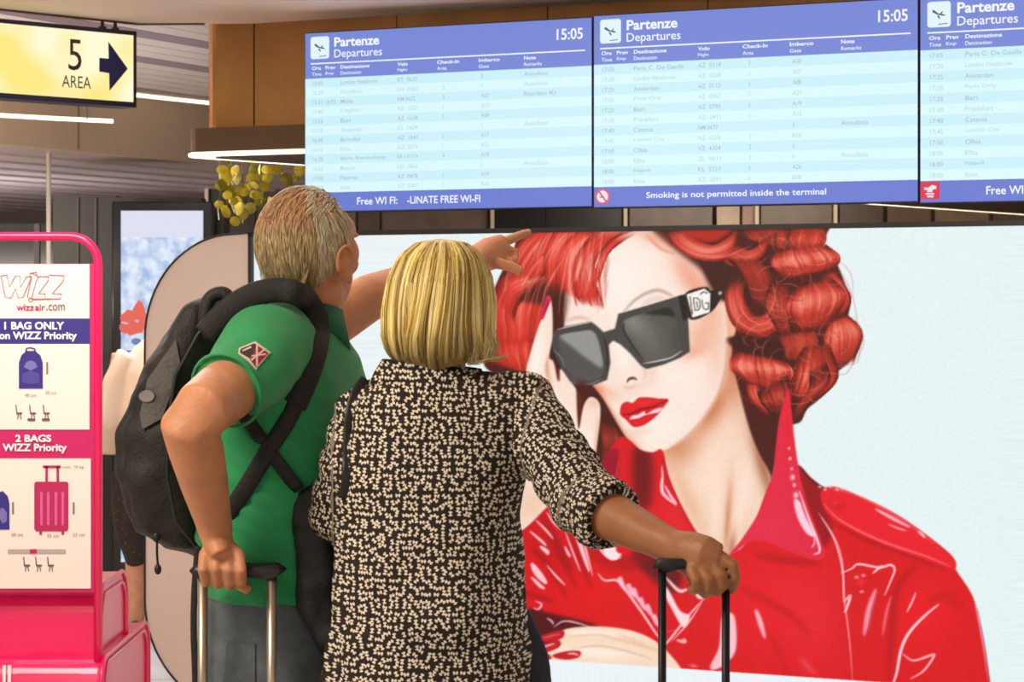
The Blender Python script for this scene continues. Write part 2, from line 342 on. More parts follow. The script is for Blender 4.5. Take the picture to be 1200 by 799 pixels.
    line([(756, 274), (772, 290), (790, 298)], 3, (222, 128, 100), .7, 1); line([(768, 268), (784, 284), (800, 294)], 4, (150, 60, 40), .6, 1)
    # curls
    lock([(776, 268), (790, 288), (814, 301), (842, 304), (866, 294)], [(800, 264), (812, 280), (836, 288), (856, 276), (866, 262)], hi=((.5, .3, .7), ), base=.5)
    fill([(796, 262), (806, 276), (830, 284), (850, 276), (856, 262)], (196, 36, 24), .9, 2)
    lock([(842, 303), (862, 312), (884, 306), (902, 286)], [(860, 284), (876, 294), (892, 286), (905, 270)], hi=((.4, .3, .5),), base=.42)
    lock([(866, 262), (874, 276), (890, 282), (910, 272)], [(930, 262), (928, 276), (920, 290), (908, 296)], D, base=.45)
    lock([(848, 300), (862, 314), (872, 330), (884, 360)], [(888, 300), (902, 318), (906, 340), (896, 365)], D, hi=((.4, .3, .4),), base=.4)
    lock([(853, 322), (850, 352), (860, 380), (882, 392), (906, 388), (918, 360), (914, 322)], [(876, 318), (870, 345), (880, 366), (893, 370), (902, 358), (908, 342), (909, 326)], hi=((.2, .14, .6), (.6, .2, .4)), base=.45)
    lock([(926, 262), (922, 280), (930, 294)], [(966, 262), (966, 282), (958, 294)], hi=((.5, .2, .5),), base=.4)
    lock([(910, 292), (906, 310), (918, 330)], [(964, 284), (984, 300), (972, 318)], hi=((.45, .22, 1.0),), base=.42)
    lock([(902, 330), (898, 360), (918, 396)], [(926, 330), (924, 362), (930, 392)], D, base=.42)
    lock([(974, 312), (988, 332), (996, 352), (986, 372)], [(958, 322), (974, 342), (980, 356), (974, 372)], hi=((.4, .2, .7),), base=.4)
    lock([(930, 336), (922, 362), (938, 390)], [(968, 322), (990, 350), (966, 388)], hi=((.42, .2, 1.0),), base=.42)
    lock([(972, 374), (966, 402), (976, 434)], [(988, 366), (1010, 392), (998, 428)], hi=((.35, .25, .9),), base=.42)
    lock([(914, 390), (916, 408), (922, 424)], [(956, 384), (956, 404), (936, 424)], D, hi=((.4, .3, .6),), base=.45)
    lock([(946, 402), (932, 430), (924, 470)], [(970, 400), (982, 440), (950, 474)], hi=((.6, .2, .6),), base=.36)
    lock([(966, 420), (972, 446), (950, 470), (932, 498)], [(950, 430), (948, 456), (934, 470), (924, 490)], D, base=.3)
    fill([(852, 396), (880, 396), (915, 402), (916, 424), (890, 418), (862, 410)], (58, 18, 12), .9, 1.6)
    lock([(860, 408), (858, 432), (876, 450)], [(914, 420), (930, 438), (908, 462)], hi=((.4, .2, 1.05),), base=.4)
    lock([(874, 446), (880, 468), (900, 488)], [(888, 448), (892, 464), (908, 484)], hi=((.4, .3, .6),), base=.4)
    lock([(888, 456), (892, 472), (908, 488)], [(922, 436), (926, 462), (920, 486)], D, base=.3)
    for p in (((974, 298), (996, 320), (1000, 350)), ((978, 306), (998, 345), (1008, 400)), ((1000, 370), (1012, 400), (996, 432)), ((1003, 420), (990, 438), (972, 436)), ((962, 268), (968, 280), (964, 290)), ((984, 428), (1004, 424), (1009, 398))):
        line(p, 1.1, (206, 110, 90), .55, .3)
    for p in (((830, 302), (850, 300), (880, 288)), ((866, 345), (872, 368), (890, 380), (905, 372)), ((858, 350), (866, 376), (884, 388)), ((905, 332), (908, 350), (898, 372))):
        line(p, 1.6, (246, 150, 130), .6, .5)
    for k in range(230):
        cx, cy = prng.uniform(884, 990), prng.uniform(275, 470); a = prng.uniform(0, 6.28); r_ = prng.uniform(9, 30); s = prng.uniform(.8, 1.8)
        pts = [(cx+r_*math.cos(a+s*t), cy+r_*.8*math.sin(a+s*t)) for t in (0, .35, .7, 1)]
        line(pts, prng.uniform(.7, 1.6), ((250, 150, 126), (130, 28, 18), (236, 104, 82), (214, 70, 50))[prng.randint(4)], .4, .35, hm)
    for k in range(160):
        x0 = prng.uniform(600, 715); y0 = prng.uniform(264, 330); L_ = prng.uniform(20, 50); dx = -.45*L_ if x0 < 660 else -.15*L_
        line([(x0, y0), (x0+dx*.7, y0+L_*.5), (x0+dx, y0+L_)], prng.uniform(.7, 1.5), ((252, 170, 150), (150, 26, 16), (228, 70, 54))[prng.randint(3)], .4, .35, hm)
    # sunglasses
    fill([(802, 345), (826, 336), (834, 342), (845, 340), (844, 350), (832, 366), (808, 374)], (40, 26, 22), 1, .5)
    line([(830, 342), (838, 341), (846, 344)], 2.5, (30, 20, 18), 1, .3); line([(832, 366), (838, 356), (844, 344)], 2, (40, 24, 20), 1, .3)
    fill([(804, 345), (825, 338), (832, 344), (831, 366), (811, 372)], (246, 242, 236), 1, .4, smooth=False)
    for p in (((808, 347), (811, 368)), ((812, 349), (814, 364)), ((812, 349), (818, 350), (820, 356), (819, 362), (814, 364)), ((829, 344), (824, 342), (820, 345)), ((822, 351), (824, 361), (829, 362), (830, 355)), ((826, 355), (830, 355)), ((816, 353), (817, 361))):
        line(p, 1.3, (40, 36, 36), .85, .25, taper=False)
    blob(843, 343, 2, 2, 0, (255, 250, 240), .9)
    FR = (70, 67, 64)
    fill([(644, 398), (649, 388), (663, 382), (692, 376.5), (698, 381), (707, 389), (720, 385), (724, 367.5), (760, 357), (795, 346.5), (802, 345), (806, 373), (808, 412), (797, 419), (778, 427), (757, 432.5), (751, 429), (738, 414), (727, 404), (718, 399), (713, 404), (715, 425), (711, 445), (696, 451), (678, 454), (668, 449), (656, 432), (646, 412)], FR, 1, .6, smooth=False)
    line([(725, 367), (760, 356), (794, 346)], 1.6, (240, 224, 210), .9, .4); line([(652, 386), (675, 380.5), (693, 377)], 1.6, (230, 220, 206), .8, .4)
    fill([(794, 347), (802, 345), (806, 373), (800, 376)], (34, 24, 22), 1, .6, smooth=False)
    l1 = shape([(730, 378), (736, 373), (757, 366), (778, 359.5), (786, 361), (791, 370), (794, 392), (797, 409), (792, 415), (775, 422), (758, 426), (751, 421), (741, 404), (732, 390)], True, .5)
    put(l1, (88, 83, 78)); blob(742, 378, 22, 12, 40, (140, 140, 134), .8, l1); blob(760, 400, 26, 14, 60, (112, 108, 102), .6, l1)
    fill([(754, 367), (778, 360), (787, 361), (791, 372), (780, 370)], (30, 30, 28), .85, 1.2, l1); blob(792, 395, 6, 20, 0, (66, 62, 58), .6, l1)
    line([(731, 378), (731, 388), (742, 406), (755, 424)], 1.6, (24, 20, 20), .9, .4); line([(753, 426), (770, 423), (786, 419), (799, 411)], 1.6, (232, 232, 228), .85, .4)
    l2 = shape([(654, 396), (662, 391), (680, 388), (692, 387), (699, 394), (704, 412), (707, 432), (703, 442), (690, 447), (676, 448), (669, 441), (660, 424)], True, .5)
    put(l2, (84, 80, 77)); fill([(656, 392), (692, 386), (703, 405), (706, 430), (690, 422), (672, 408)], (158, 160, 155), .85, 1.6, l2)
    line([(706, 392), (711, 412), (711, 440)], 2.4, (44, 34, 24), .8, .5); line([(668, 448), (690, 450), (704, 444)], 1.4, (190, 180, 160), .6, .4); line([(646, 408), (656, 418), (662, 432)], 1.3, (200, 190, 180), .5, .4)
    line([(644, 400), (650, 420), (664, 446), (674, 454)], 3, (34, 24, 20), .9, .6)
    # raised hand
    hd = shape([(641, 347), (646, 356), (647, 392), (643, 418), (648, 424), (654, 446), (656, 432), (666, 445), (675, 458), (676, 480), (677.5, 503), (681, 485), (685, 472), (692, 465), (701, 471), (703, 486), (699, 520), (695, 548), (688, 562), (660, 580), (617, 615), (570, 655), (556, 600), (600, 520), (618, 500), (616, 440), (620, 418), (630, 385), (637, 366)], True, .6)
    fill([(674, 452), (690, 452), (722, 500), (735, 540), (690, 560), (676, 505)], (70, 20, 14), .85, 2.5)
    lock([(700, 490), (705, 515), (700, 540)], [(725, 500), (728, 520), (722, 545)], D, base=.4, al=.7)
    put(hd, (248, 220, 202)); blob(628, 420, 9, 50, 8, (254, 242, 232), .9, hd); blob(660, 490, 12, 40, -8, (252, 232, 218), .8, hd); blob(686, 520, 12, 30, 0, (252, 234, 224), .8, hd)
    line([(640, 424), (644, 450), (650, 480)], 4, (226, 160, 120), .7, 1.5, hd); line([(643, 415), (640, 430), (641, 442)], 3, (210, 140, 104), .7, 1.2, hd)
    line([(650, 424), (654, 446), (655, 430)], 2.5, (110, 40, 28), .8, .6); fill([(675, 458), (682, 470), (677.6, 502)], (96, 34, 22), .85, .7)
    blob(694, 472, 8, 6, 0, (244, 186, 166), .7, hd); line([(700, 490), (698, 520), (693, 552)], 3, (232, 168, 132), .7, 1.2, hd); blob(622, 590, 30, 20, -30, (240, 196, 168), .7, hd)
    fill([(640, 347), (645, 351), (641, 362), (636, 374), (633, 372), (636, 360)], (214, 28, 76), 1, .5); line([(642, 352), (640, 360), (637, 368)], 1.6, (120, 10, 50), .8, .3)
    # coat: base
    base_y = lambda x: 771+(x-620)*.0684
    RD = (216, 16, 26)
    ct = shape([(556, 690), (576, 648), (617, 617), (650, 586), (690, 561), (700, 548), (716, 524), (727, 512), (738, 516), (750, 527), (764, 530), (776, 528), (784, 560), (801, 598), (822, 631), (850, 648), (854, 651), (858, 648), (876, 632), (905, 560), (932, 544), (950, 560), (968, 572), (1002, 580), (1052, 604), (1100, 638), (1118, 656), (1119, 666), (1140, 700), (1149, 740), (1160, 800), (1162, 840), (560, 840)], True, .7)
    put(ct, RD)
    co = lambda *a, **k: fill(*a, clip=ct, **k)
    co([(690, 540), (722, 526), (722, 560), (700, 570), (686, 566)], col=(140, 6, 46), al=.8, blur=2)
    co([(742, 526), (762, 530), (762, 590), (744, 590)], col=(96, 8, 14), al=.85, blur=4)
    line([(726, 534), (722, 556), (724, 575)], 2, (232, 60, 70), .6, .6, ct)
    blob(790, 610, 20, 30, -30, (236, 40, 52), .5, ct); blob(740, 610, 30, 16, 20, (232, 30, 40), .5, ct); line([(776, 536), (786, 566), (803, 602), (824, 640)], 3, (150, 6, 14), .7, 1.4, ct)
    co([(740, 650), (775, 642), (800, 660), (790, 695), (765, 680)], col=(84, 12, 18), al=.85, blur=3.5)
    co([(688, 640), (735, 652), (775, 640), (740, 668), (700, 662)], col=(156, 4, 10), al=.5, blur=3)
    co([(612, 716), (650, 720), (700, 733), (690, 742), (620, 776), (600, 770)], col=(70, 14, 16), al=.92, blur=1.6)
    blob(690, 690, 40, 30, 30, (236, 18, 18), .5, ct); blob(640, 640, 18, 40, -40, (190, 6, 16), .5, ct)
    for p in (((632, 600), (650, 640), (676, 690)), ((660, 600), (672, 640), (694, 690)), ((620, 640), (640, 660), (664, 700)), ((636, 596), (660, 650), (672, 672)), ((604, 690), (630, 700), (650, 705))):
        line(p, 6, (140, 4, 12), .5, 2, ct)
    # coat: right half
    blob(900, 700, 50, 60, 30, (240, 26, 44), .6, ct); blob(950, 730, 40, 60, 0, (238, 40, 60), .5, ct); blob(1085, 720, 40, 50, 10, (240, 18, 34), .7, ct); blob(1000, 620, 30, 20, 20, (226, 10, 22), .6, ct)
    line([(862, 686), (890, 700), (925, 720), (950, 745)], 7, (176, 4, 16), .6, 3, ct); line([(884, 650), (920, 656), (962, 660)], 10, (170, 4, 16), .6, 3, ct)
    line([(900, 740), (915, 770), (922, 800)], 6, (196, 6, 20), .6, 3, ct); line([(1075, 660), (1050, 690), (1045, 740), (1040, 800)], 8, (160, 4, 16), .6, 3, ct); line([(1085, 705), (1110, 698), (1125, 715)], 10, (180, 6, 18), .5, 4, ct)
    co([(933, 544), (952, 560), (975, 572), (968, 590), (975, 620), (964, 640), (945, 590)], col=(140, 8, 22), al=.85, blur=2.4)
    line([(936, 546), (950, 560), (966, 574)], 4, (60, 12, 14), .8, 1.2, ct); line([(968, 608), (1010, 630), (1060, 648), (1108, 668)], 7, (176, 4, 14), .7, 2, ct)
    # epaulette
    ep = shape([(962, 576), (975, 570), (1002, 579), (1052, 604), (1098, 637), (1118, 655), (1117, 667), (1090, 658), (1040, 640), (1000, 622), (972, 604), (963, 590)], True, .6)
    put(ep, (232, 24, 40)); line([(964, 590), (985, 610), (1030, 633), (1085, 652), (1114, 664)], 2.5, (252, 120, 130), .8, .7, ep)
    line([(1025, 596), (1045, 607), (1066, 618)], 4, (250, 190, 196), .9, .6); line([(1040, 614), (1052, 619), (1062, 622)], 2.5, (250, 150, 160), .9, .5); line([(1075, 622), (1080, 626), (1084, 630)], 3.5, (252, 220, 224), .9, .5)
    line([(975, 573), (1005, 581), (1052, 606), (1096, 638)], 2, (250, 120, 130), .8, .8, ep); blob(979, 591, 8, 6, 20, (180, 8, 20), .7); blob(978, 589, 5, 4, 20, (238, 40, 54), .9)
    for x, y in ((960, 570), (966, 573), (972, 570), (980, 573), (986, 572)): blob(x, y, 2.2, 1.6, 20, (250, 210, 214), .8)
    # right collar
    cl = shape([(923, 457), (927, 480), (930, 510), (935, 545), (942, 580), (952, 608), (962, 635), (966, 652), (958, 656), (940, 652), (915, 642), (893, 634), (876, 636), (860, 648), (855, 651), (857, 646), (870, 630), (890, 598), (904, 560), (909, 520), (913, 490)], True, .6)
    put(cl, (226, 36, 66)); blob(922, 500, 6, 40, 0, (232, 24, 44), .7, cl); blob(900, 620, 26, 16, 20, (228, 44, 78), .7, cl)
    for x, y, r in ((924, 525, 1.2), (925, 537, 1.6), (927, 549, 1.5), (928, 559, 2.6), (930, 568, 1.8), (932, 580, 3)): blob(x, y, r, r*1.2, 0, (252, 226, 232), .95)
    fill([(930, 586), (937, 588), (943, 604), (952, 622), (953, 629), (944, 624), (934, 606)], (250, 214, 224), .95, .7)
    line([(936, 575), (946, 604), (957, 632), (960, 646), (953, 650)], 2.6, (252, 226, 234), .95, .5); line([(953, 620), (954, 636), (950, 642)], 2, (250, 200, 210), .8, .5)
    # front edge, pocket, studs
    line([(958, 600), (975, 625), (986, 655), (989, 700), (995, 750), (999, 800)], 1.8, (252, 170, 180), .9, .5); line([(962, 606), (978, 634), (987, 670), (988, 705)], 1.6, (255, 220, 224), .9, .4)
    line([(985, 672), (998, 666), (1006, 661), (1030, 665), (1043, 662), (1048, 668), (1042, 684), (1036, 698)], 2.6, (254, 214, 220), .95, .5)
    line([(1022, 672), (1028, 667), (1034, 662)], 3, (254, 220, 224), .8, .5); blob(1009, 684, 10, 8, 0, (190, 8, 20), .7); blob(1008, 682, 7, 6, 0, (240, 40, 54), .9)
    for x, y in ((1003, 676), (1011, 674), (1009, 693)): blob(x, y, 2.5, 1.6, 0, (252, 200, 206), .8)
    line([(1026, 690), (1018, 715), (1012, 745)], 7, (248, 170, 190), .85, 1.2); line([(1028, 690), (1021, 716), (1018, 740)], 2, (196, 60, 90), .7, .5); line([(1044, 698), (1038, 720), (1034, 745)], 3.5, (250, 140, 156), .7, .9)
    line([(1073, 694), (1068, 706), (1062, 718)], 2.6, (254, 190, 196), .9, .5); line([(988, 706), (996, 698), (992, 712), (989, 718)], 3, (254, 220, 224), .9, .5)
    line([(1100, 708), (1085, 720), (1066, 740), (1056, 760), (1050, 790), (1044, 806)], 3.6, (254, 220, 224), .95, .6); line([(1057, 766), (1070, 774), (1090, 768), (1094, 769), (1082, 786), (1066, 796)], 2.8, (254, 206, 212), .9, .6)
    line([(1142, 708), (1150, 745), (1158, 800)], 2, (252, 150, 160), .8, .6); line([(1145, 712), (1154, 760), (1160, 805)], 1.6, (110, 20, 40), .6, .5)
    line([(885, 714), (890, 728), (896, 748)], 6, (252, 190, 196), .95, 1.0); co([(846, 722), (860, 722), (862, 760), (850, 778), (836, 785), (832, 780), (842, 758)], col=(252, 214, 222), al=.9, blur=1.0)
    line([(938, 770), (946, 782), (956, 790)], 6, (246, 110, 124), .5, 2.5, ct)
    # coat: highlights on the left
    co([(772, 684), (782, 690), (796, 715), (808, 722), (800, 735), (786, 712)], col=(252, 226, 228), al=.95, blur=.8)
    for p, w in ((((779, 676), (795, 692), (806, 690)), 4), (((812, 690), (820, 700), (826, 694)), 5), (((826, 700), (806, 722), (782, 752), (770, 760)), 2.5), (((822, 706), (806, 730), (786, 752)), 1.8),
                 (((775, 560), (775, 572), (778, 580), (792, 592)), 4), (((775, 545), (776, 560), (775, 572)), 2.2), (((778, 568), (786, 582), (793, 591)), 3),
                 (((697, 632), (704, 645), (716, 655), (728, 653)), 3), (((670, 612), (680, 640), (690, 670)), 5), (((676, 610), (685, 640), (694, 675)), 2.4), (((660, 618), (672, 650), (680, 670)), 2),
                 (((700, 672), (708, 680), (722, 680), (730, 688), (750, 715), (768, 742), (776, 752)), 3), (((640, 600), (648, 612), (658, 620), (664, 618)), 2.6), (((627, 609), (640, 622), (648, 632)), 2.6),
                 (((620, 622), (634, 634), (640, 640)), 3), (((622, 660), (630, 672), (640, 684)), 8), (((622, 676), (632, 686), (638, 690)), 4), (((640, 662), (652, 676), (662, 686)), 2.4), (((661, 640), (665, 648), (668, 653)), 3),
                 (((624, 712), (630, 714), (634, 708), (626, 704)), 2), (((632, 640), (640, 646), (642, 650)), 5), (((648, 735), (660, 728), (676, 730), (694, 736)), 1.8), (((640, 724), (646, 728), (648, 732)), 2)):
        line(p, w, (254, 214, 220), .92, .6, ct)
    co([(708, 632), (719, 632), (722, 646), (728, 650), (718, 656), (707, 648)], col=(255, 236, 236), al=.95, blur=.8)
    for x, y in ((728, 682), (744, 695), (752, 706), (760, 714), (768, 726), (738, 690)): co([(x-5, y-4), (x, y-6), (x+4, y+4), (x+5, y+10), (x-1, y+5)], col=(252, 200, 216), al=.85, blur=.8)
    line([(782, 740), (796, 738)], 2, (250, 180, 190), .8, .6, ct); line([(792, 750), (802, 752), (800, 748)], 4, (252, 200, 208), .9, .6, ct); blob(812, 780, 5, 2, 10, (250, 150, 160), .7, ct)
    # lower hand
    h2 = shape([(655, 742), (668, 736), (700, 734), (735, 738), (762, 748), (782, 764), (800, 790), (780, 800), (640, 790), (646, 771), (640, 764), (650, 756)], True, .7)
    put(h2, (247, 216, 190)); blob(700, 742, 40, 4, 2, (254, 238, 222), .9, h2); blob(700, 764, 40, 8, 4, (254, 240, 226), .85, h2)
    line([(664, 746), (700, 744), (726, 750), (770, 762)], 2, (226, 178, 140), .8, .8, h2); line([(668, 760), (700, 757), (730, 762), (764, 772)], 2, (222, 172, 134), .8, .8, h2); line([(722, 742), (744, 752), (780, 768)], 4, (230, 182, 144), .5, 1.5, h2)
    for q in (((630, 748), (645, 741), (660, 739), (658, 748), (640, 752)), ((626, 760), (640, 753), (654, 750), (656, 757), (642, 764), (629, 764)), ((648, 767), (664, 763), (679, 763), (678, 770), (664, 773), (650, 771))):
        fill(q, (196, 20, 34), 1, .6)
    line([(630, 761), (640, 757), (650, 754)], 2.4, (250, 200, 200), .8, .5); line([(664, 766), (672, 766), (678, 768)], 2.4, (250, 210, 206), .8, .5); line([(636, 748), (646, 745), (656, 743)], 1.6, (240, 130, 140), .7, .5)
    # white foot of the print
    m = np.clip((PYY-(771+(PXX-620)*.0684))*PS+.5, 0, 1); put(m.astype(np.float32), (234, 243, 246))
    g = prng.normal(0, 1, (PH, PW, 1)).astype(np.float32); g = (g+np.roll(g, 1, 0)+np.roll(g, 1, 1)+np.roll(g, (1, 1), (0, 1)))*.5
    canvas[:] = np.clip(canvas+g*2.6, 0, 255)
# ---------------------------------------------------------------- the plane of the advertisement wall
TH = math.atan2(-.4312, .9023); U = Vector((math.cos(TH), math.sin(TH), 0)); N = Vector((math.sin(TH), -math.cos(TH), 0)); P0 = Vector((.287, 8.6, 0))
def wl(px, py=360, off=0):                  # pixel -> local (x along wall, z) on the plane lifted off towards the viewer
    a = (px-600)/F; q = P0+N*off; s = (a*q.y-q.x)/(U.x-a*U.y); Y = q.y+s*U.y
    return s, EYE+(HZ-py)/F*Y
def world(x, y, z): return P0+U*x-N*y+Vector((0, 0, z))
# ---------------------------------------------------------------- floor, ceiling, walls
fl = MB().box(-9, -3, -.05, 9, 26, 0); floor = fl.build('floor', mat('polished_floor', (206, 192, 180), .22, noise=.12, nscale=3, spec=.5)); tag(floor, kind='structure')
tm = mat('floor_tile', (212, 198, 186), .2, noise=.1, nscale=2.5)
tile_me = None
for i in range(-6, 8):
    for j in range(0, 20):
        if tile_me is None:
            t = MB().box(-.395, -.395, .0, .395, .395, .004).build('tile', tm, floor, local=True); tile_me = t.data
        else:
            t = bpy.data.objects.new('tile', tile_me); COL.objects.link(t); t.parent = floor
        t.location = (i*.8, -11.5+j*.8+2.5, .05)
ceil_e = MB().box(-9, 9, 2.78, 9, 26, 2.84).build('ceiling', mat('ceiling_upper', (150, 140, 132), .6)); tag(ceil_e, kind='structure')
D = Vector((.4488, .8936, 0)); Q = Vector((.8936, -.4488, 0))     # run of the ceiling planks and across it
pm = [mat('plank_pale', (206, 202, 202), .35, noise=.05, nscale=4), mat('plank_shade', (132, 116, 124), .4, noise=.06, nscale=4)]  # mauve is shade put into the colour, for shadow bands in the ceiling
for k in range(-9, 30):
    c = Vector((-2.2, 11.5, 0))+Q*(k*.15)
    m = pm[1] if k in (-4, -1, 5, 9) else pm[0]
    w = .07
    a = c-D*3.0; b = c+D*9
    if k < -3: b = c+D*4
    MB().slab([tuple((a-Q*w)[:2]), tuple((a+Q*w)[:2]), tuple((b+Q*w)[:2]), tuple((b-Q*w)[:2])], 2.66, 2.69).build('plank', m, ceil_e)
near = MB().slab([(-6, -3), (6, -3), (6, 9.35), (-1.18, 9.35), (-1.44, 9.36), (-1.90, 8.86), (-5, 5.0)], 2.64, 2.74)
near_o = near.build('trim_1', mat('ceiling_near', (226, 212, 200), .5, noise=.05, nscale=1.5)); tag(near_o, kind='structure')
MB().tube([(-4.6, 5.45, 2.645), (-1.90, 8.85, 2.645), (-1.44, 9.345, 2.645), (-1.18, 9.335, 2.645)], .012, 8).build('edge_strip', mat('dark_edge', (70, 58, 52), .5), near_o)
# fascia stepping down to the lower ceiling
fa = P(-300, 152, 1.0); 
f0 = P(215, 190, 13.4); f0.z = 0
A = f0-D*5.2; B = f0+D*6
bm_ = MB()
bm_.slab([tuple(A[:2]), tuple((A+Q*.03)[:2]), tuple((B+Q*.03)[:2]), tuple(B[:2])], 2.35, 2.69)
fascia = bm_.build('trim_2', mat('fascia_beige', (206, 184, 160), .45, noise=.05, nscale=2)); tag(fascia, kind='structure')
g = MB()
for k in range(1, 8):
    p = A+D*(k*1.4); g.slab([tuple((p+Q*.031)[:2]), tuple((p+Q*.033)[:2]), tuple((p+D*.012+Q*.033)[:2]), tuple((p+D*.012+Q*.031)[:2])], 2.36, 2.59)
g.build('joint', mat('joint_brown', (150, 128, 108), .6), fascia)
low = MB().slab([tuple(A[:2]), tuple(B[:2]), tuple((B-Q*7)[:2]), tuple((A-Q*7)[:2])], 2.35, 2.40)
low_o = low.build('trim_3', mat('lower_ceiling', (196, 180, 172), .35, metal=.15, noise=.12, nscale=1.2, stretch=(.6, 3, 1))); tag(low_o, kind='structure')
for k in range(1, 16):
    p = -Q*(k*.42)
    a = A+p; b = B+p
    MB().slab([tuple(a[:2]), tuple((a+Q*.05)[:2]), tuple((b+Q*.05)[:2]), tuple(b[:2])], 2.335, 2.352).build('slat', mat('slat_grey', (206, 196, 196), .35, metal=.1) if k == 1 else bpy.data.materials['slat_grey'], low_o)
# light lines of the ceiling
LED = mat('led_warm_white', (255, 238, 205), .4, emit=2.6)
def led(pts, r, label):
    o = MB().tube(pts, r, 8).build('light_strip', LED); tag(o, label, 'light', kind=None); return o
p1 = P(150, 109, 0+1.11*2850/251); p2 = P(262, 121, 1.11*2850/239); p1.z = p2.z = 2.655
led([p1, p2], .011, 'slim white light line in the planked ceiling right of the yellow sign')
q1 = P(-190, 124, .92*2850/236); q2 = P(60, 138.5, .92*2850/221.5); q3 = P(132, 142, .92*2850/218); q1.z = q2.z = q3.z = 2.47
led([q1, q2, q3], .010, 'slim warm light line under the yellow sign at the left edge')
MB().tube([q1+Vector((0, 0, .0)), q1+Vector((0, 0, .16))], .004, 6)
for f_ in (.1, .9):
    p = q1.lerp(q3, f_); MB().tube([p, (p.x, p.y, 2.66)], .004, 6).build('hanger', paintm((150, 145, 140), .4, metal=1), bpy.data.objects['light_strip.001'])
# dark portal far behind, backdrop of the hall
dk = mat('dark_portal', (34, 29, 27), .35, noise=.2, nscale=3); dk2 = mat('dark_gloss', (26, 25, 30), .12, noise=.2, nscale=2)
wall = MB().box(-9, 20, 0, 9, 20.2, 2.8).build('wall_back', mat('hall_wall', (120, 104, 92), .5, noise=.15, nscale=1.5)); tag(wall, kind='structure')
wall_l = MB().box(-7.2, 6, 0, -7.0, 20, 2.8).build('wall_left', mat('hall_wall_left', (130, 114, 104), .5, noise=.1, nscale=1.5)); tag(wall_l, kind='structure')
po = empty('portal', (-2.1, 13.2, 0), label='dark doorway surround behind the pink stand holding the blue display', cat='doorway')
def bx(px0, px1, py0, Y, dy, m, name, parent, z0=0):
    a = P(px0, py0, Y); b = P(px1, py0, Y); return MB().box(a.x, Y, z0, b.x, Y+dy, a.z).build(name, m, parent)
bx(62, 136, 229, 13.2, .3, dk, 'pier', po); bx(236, 262, 238, 13.2, .3, dk, 'pier', po)
a = P(136, 229, 13.2); b = P(236, 240, 13.2); MB().box(a.x, 13.2, b.z, b.x, 13.4, a.z-.01).build('lintel', mat('lintel_brown', (70, 56, 48), .5), po)
bx(-120, 62, 262, 14.2, .3, dk2, 'glass_panel', po)
for x0, x1 in ((40, 46), (90, 92), (110, 113)):
    bx(x0, x1, 262 if x0 < 60 else 232, 13.18 if x0 > 60 else 14.18, .02, mat('slot_line', (88, 78, 72), .4), 'jamb_strip', po)
cp = empty('column', tuple(P(57, 0, 12.6)*Vector((1, 1, 0))) if False else (P(57, 0, 12.6).x, 12.6, 0), label='thin white metal post rising behind the pink bag stand', cat='post')
MB().tube([(P(57, 0, 12.6).x, 12.6, 0), (P(57, 0, 12.6).x, 12.6, 2.35)], .012, 10).build('shaft', mat('post_white', (214, 210, 200), .4), cp, smooth=True)
MB().tube([(P(57, 0, 12.6).x, 12.6, 0), (P(57, 0, 12.6).x, 12.6, .02)], .05, 16).build('base_plate', bpy.data.materials['post_white'], cp)
# blue digital display in the doorway
ds = empty('digital_display', (P(190, 0, 12.9).x, 12.9, 0), label='tall bright blue and white digital display in the dark doorway', cat='display')
a = P(142, 247, 12.9); b = P(238, 247, 12.9)
MB().box(a.x-.05, 12.9, .12, b.x+.05, 12.98, a.z+.05, bevel=.008).build('casing', dk2, ds)
MB().box(a.x-.02, 12.88, 0, b.x+.02, 13.0, .12).build('foot', dk, ds)
sm = bpy.data.materials.new('blue_sky_screen'); sm.use_nodes = True; nt = sm.node_tree; bs = nt.nodes['Principled BSDF']; sm.cycles.emission_sampling = 'NONE'
tc = nt.nodes.new('ShaderNodeTexCoord'); nz = nt.nodes.new('ShaderNodeTexNoise'); nz.inputs['Scale'].default_value = 16; nz.inputs['Detail'].default_value = 6
rp = nt.nodes.new('ShaderNodeValToRGB'); e = rp.color_ramp.elements; e[0].position = .35; e[0].color = (*lin((150, 180, 222)), 1); e[1].position = .62; e[1].color = (*lin((220, 230, 246)), 1)
nt.links.new(tc.outputs['Object'], nz.inputs[0]); nt.links.new(nz.outputs[0], rp.inputs[0]); nt.links.new(rp.outputs[0], bs.inputs['Emission Color']); bs.inputs['Emission Strength'].default_value = 1; bs.inputs['Base Color'].default_value = (.02, .02, .02, 1)
zt = a.z; zs = P(0, 278, 12.9).z
MB().box(a.x, 12.893, .2, b.x, 12.9, zs).build('screen', sm, ds)
MB().box(a.x, 12.892, zs, b.x, 12.9, zt).build('sky_band', glow((214, 218, 240), .95), ds)
rd = MB()
for (x, y, w, h) in ((150, 372, 9, 8), (163, 366, 8, 12), (147, 384, 7, 6), (158, 385, 11, 8), (170, 378, 8, 10), (178, 392, 9, 6)):
    poly = [(P(x+w*math.cos(t), 0, 12.9).x, P(0, y+h*math.sin(t)*(1+.3*math.sin(3*t+x)), 12.9).z) for t in np.linspace(0, 2*math.pi, 12, endpoint=False)]
    rd.prism(poly, 12.889-.0004*len(rd.v)/24, 12.8925)
rd.build('red_figure', glow((226, 84, 66), .95), ds)
bl = MB()
for (x, y, w, h) in ((152, 418, 9, 8), (168, 430, 10, 6), (148, 452, 6, 9), (160, 400, 6, 4)):
    poly = [(P(x+w*math.cos(t), 0, 12.9).x, P(0, y+h*math.sin(t), 12.9).z) for t in np.linspace(0, 2*math.pi, 10, endpoint=False)]
    bl.prism(poly, 12.889-.0004*len(bl.v)/20, 12.8925)
bl.build('blue_figure', glow((92, 122, 176), .9), ds)
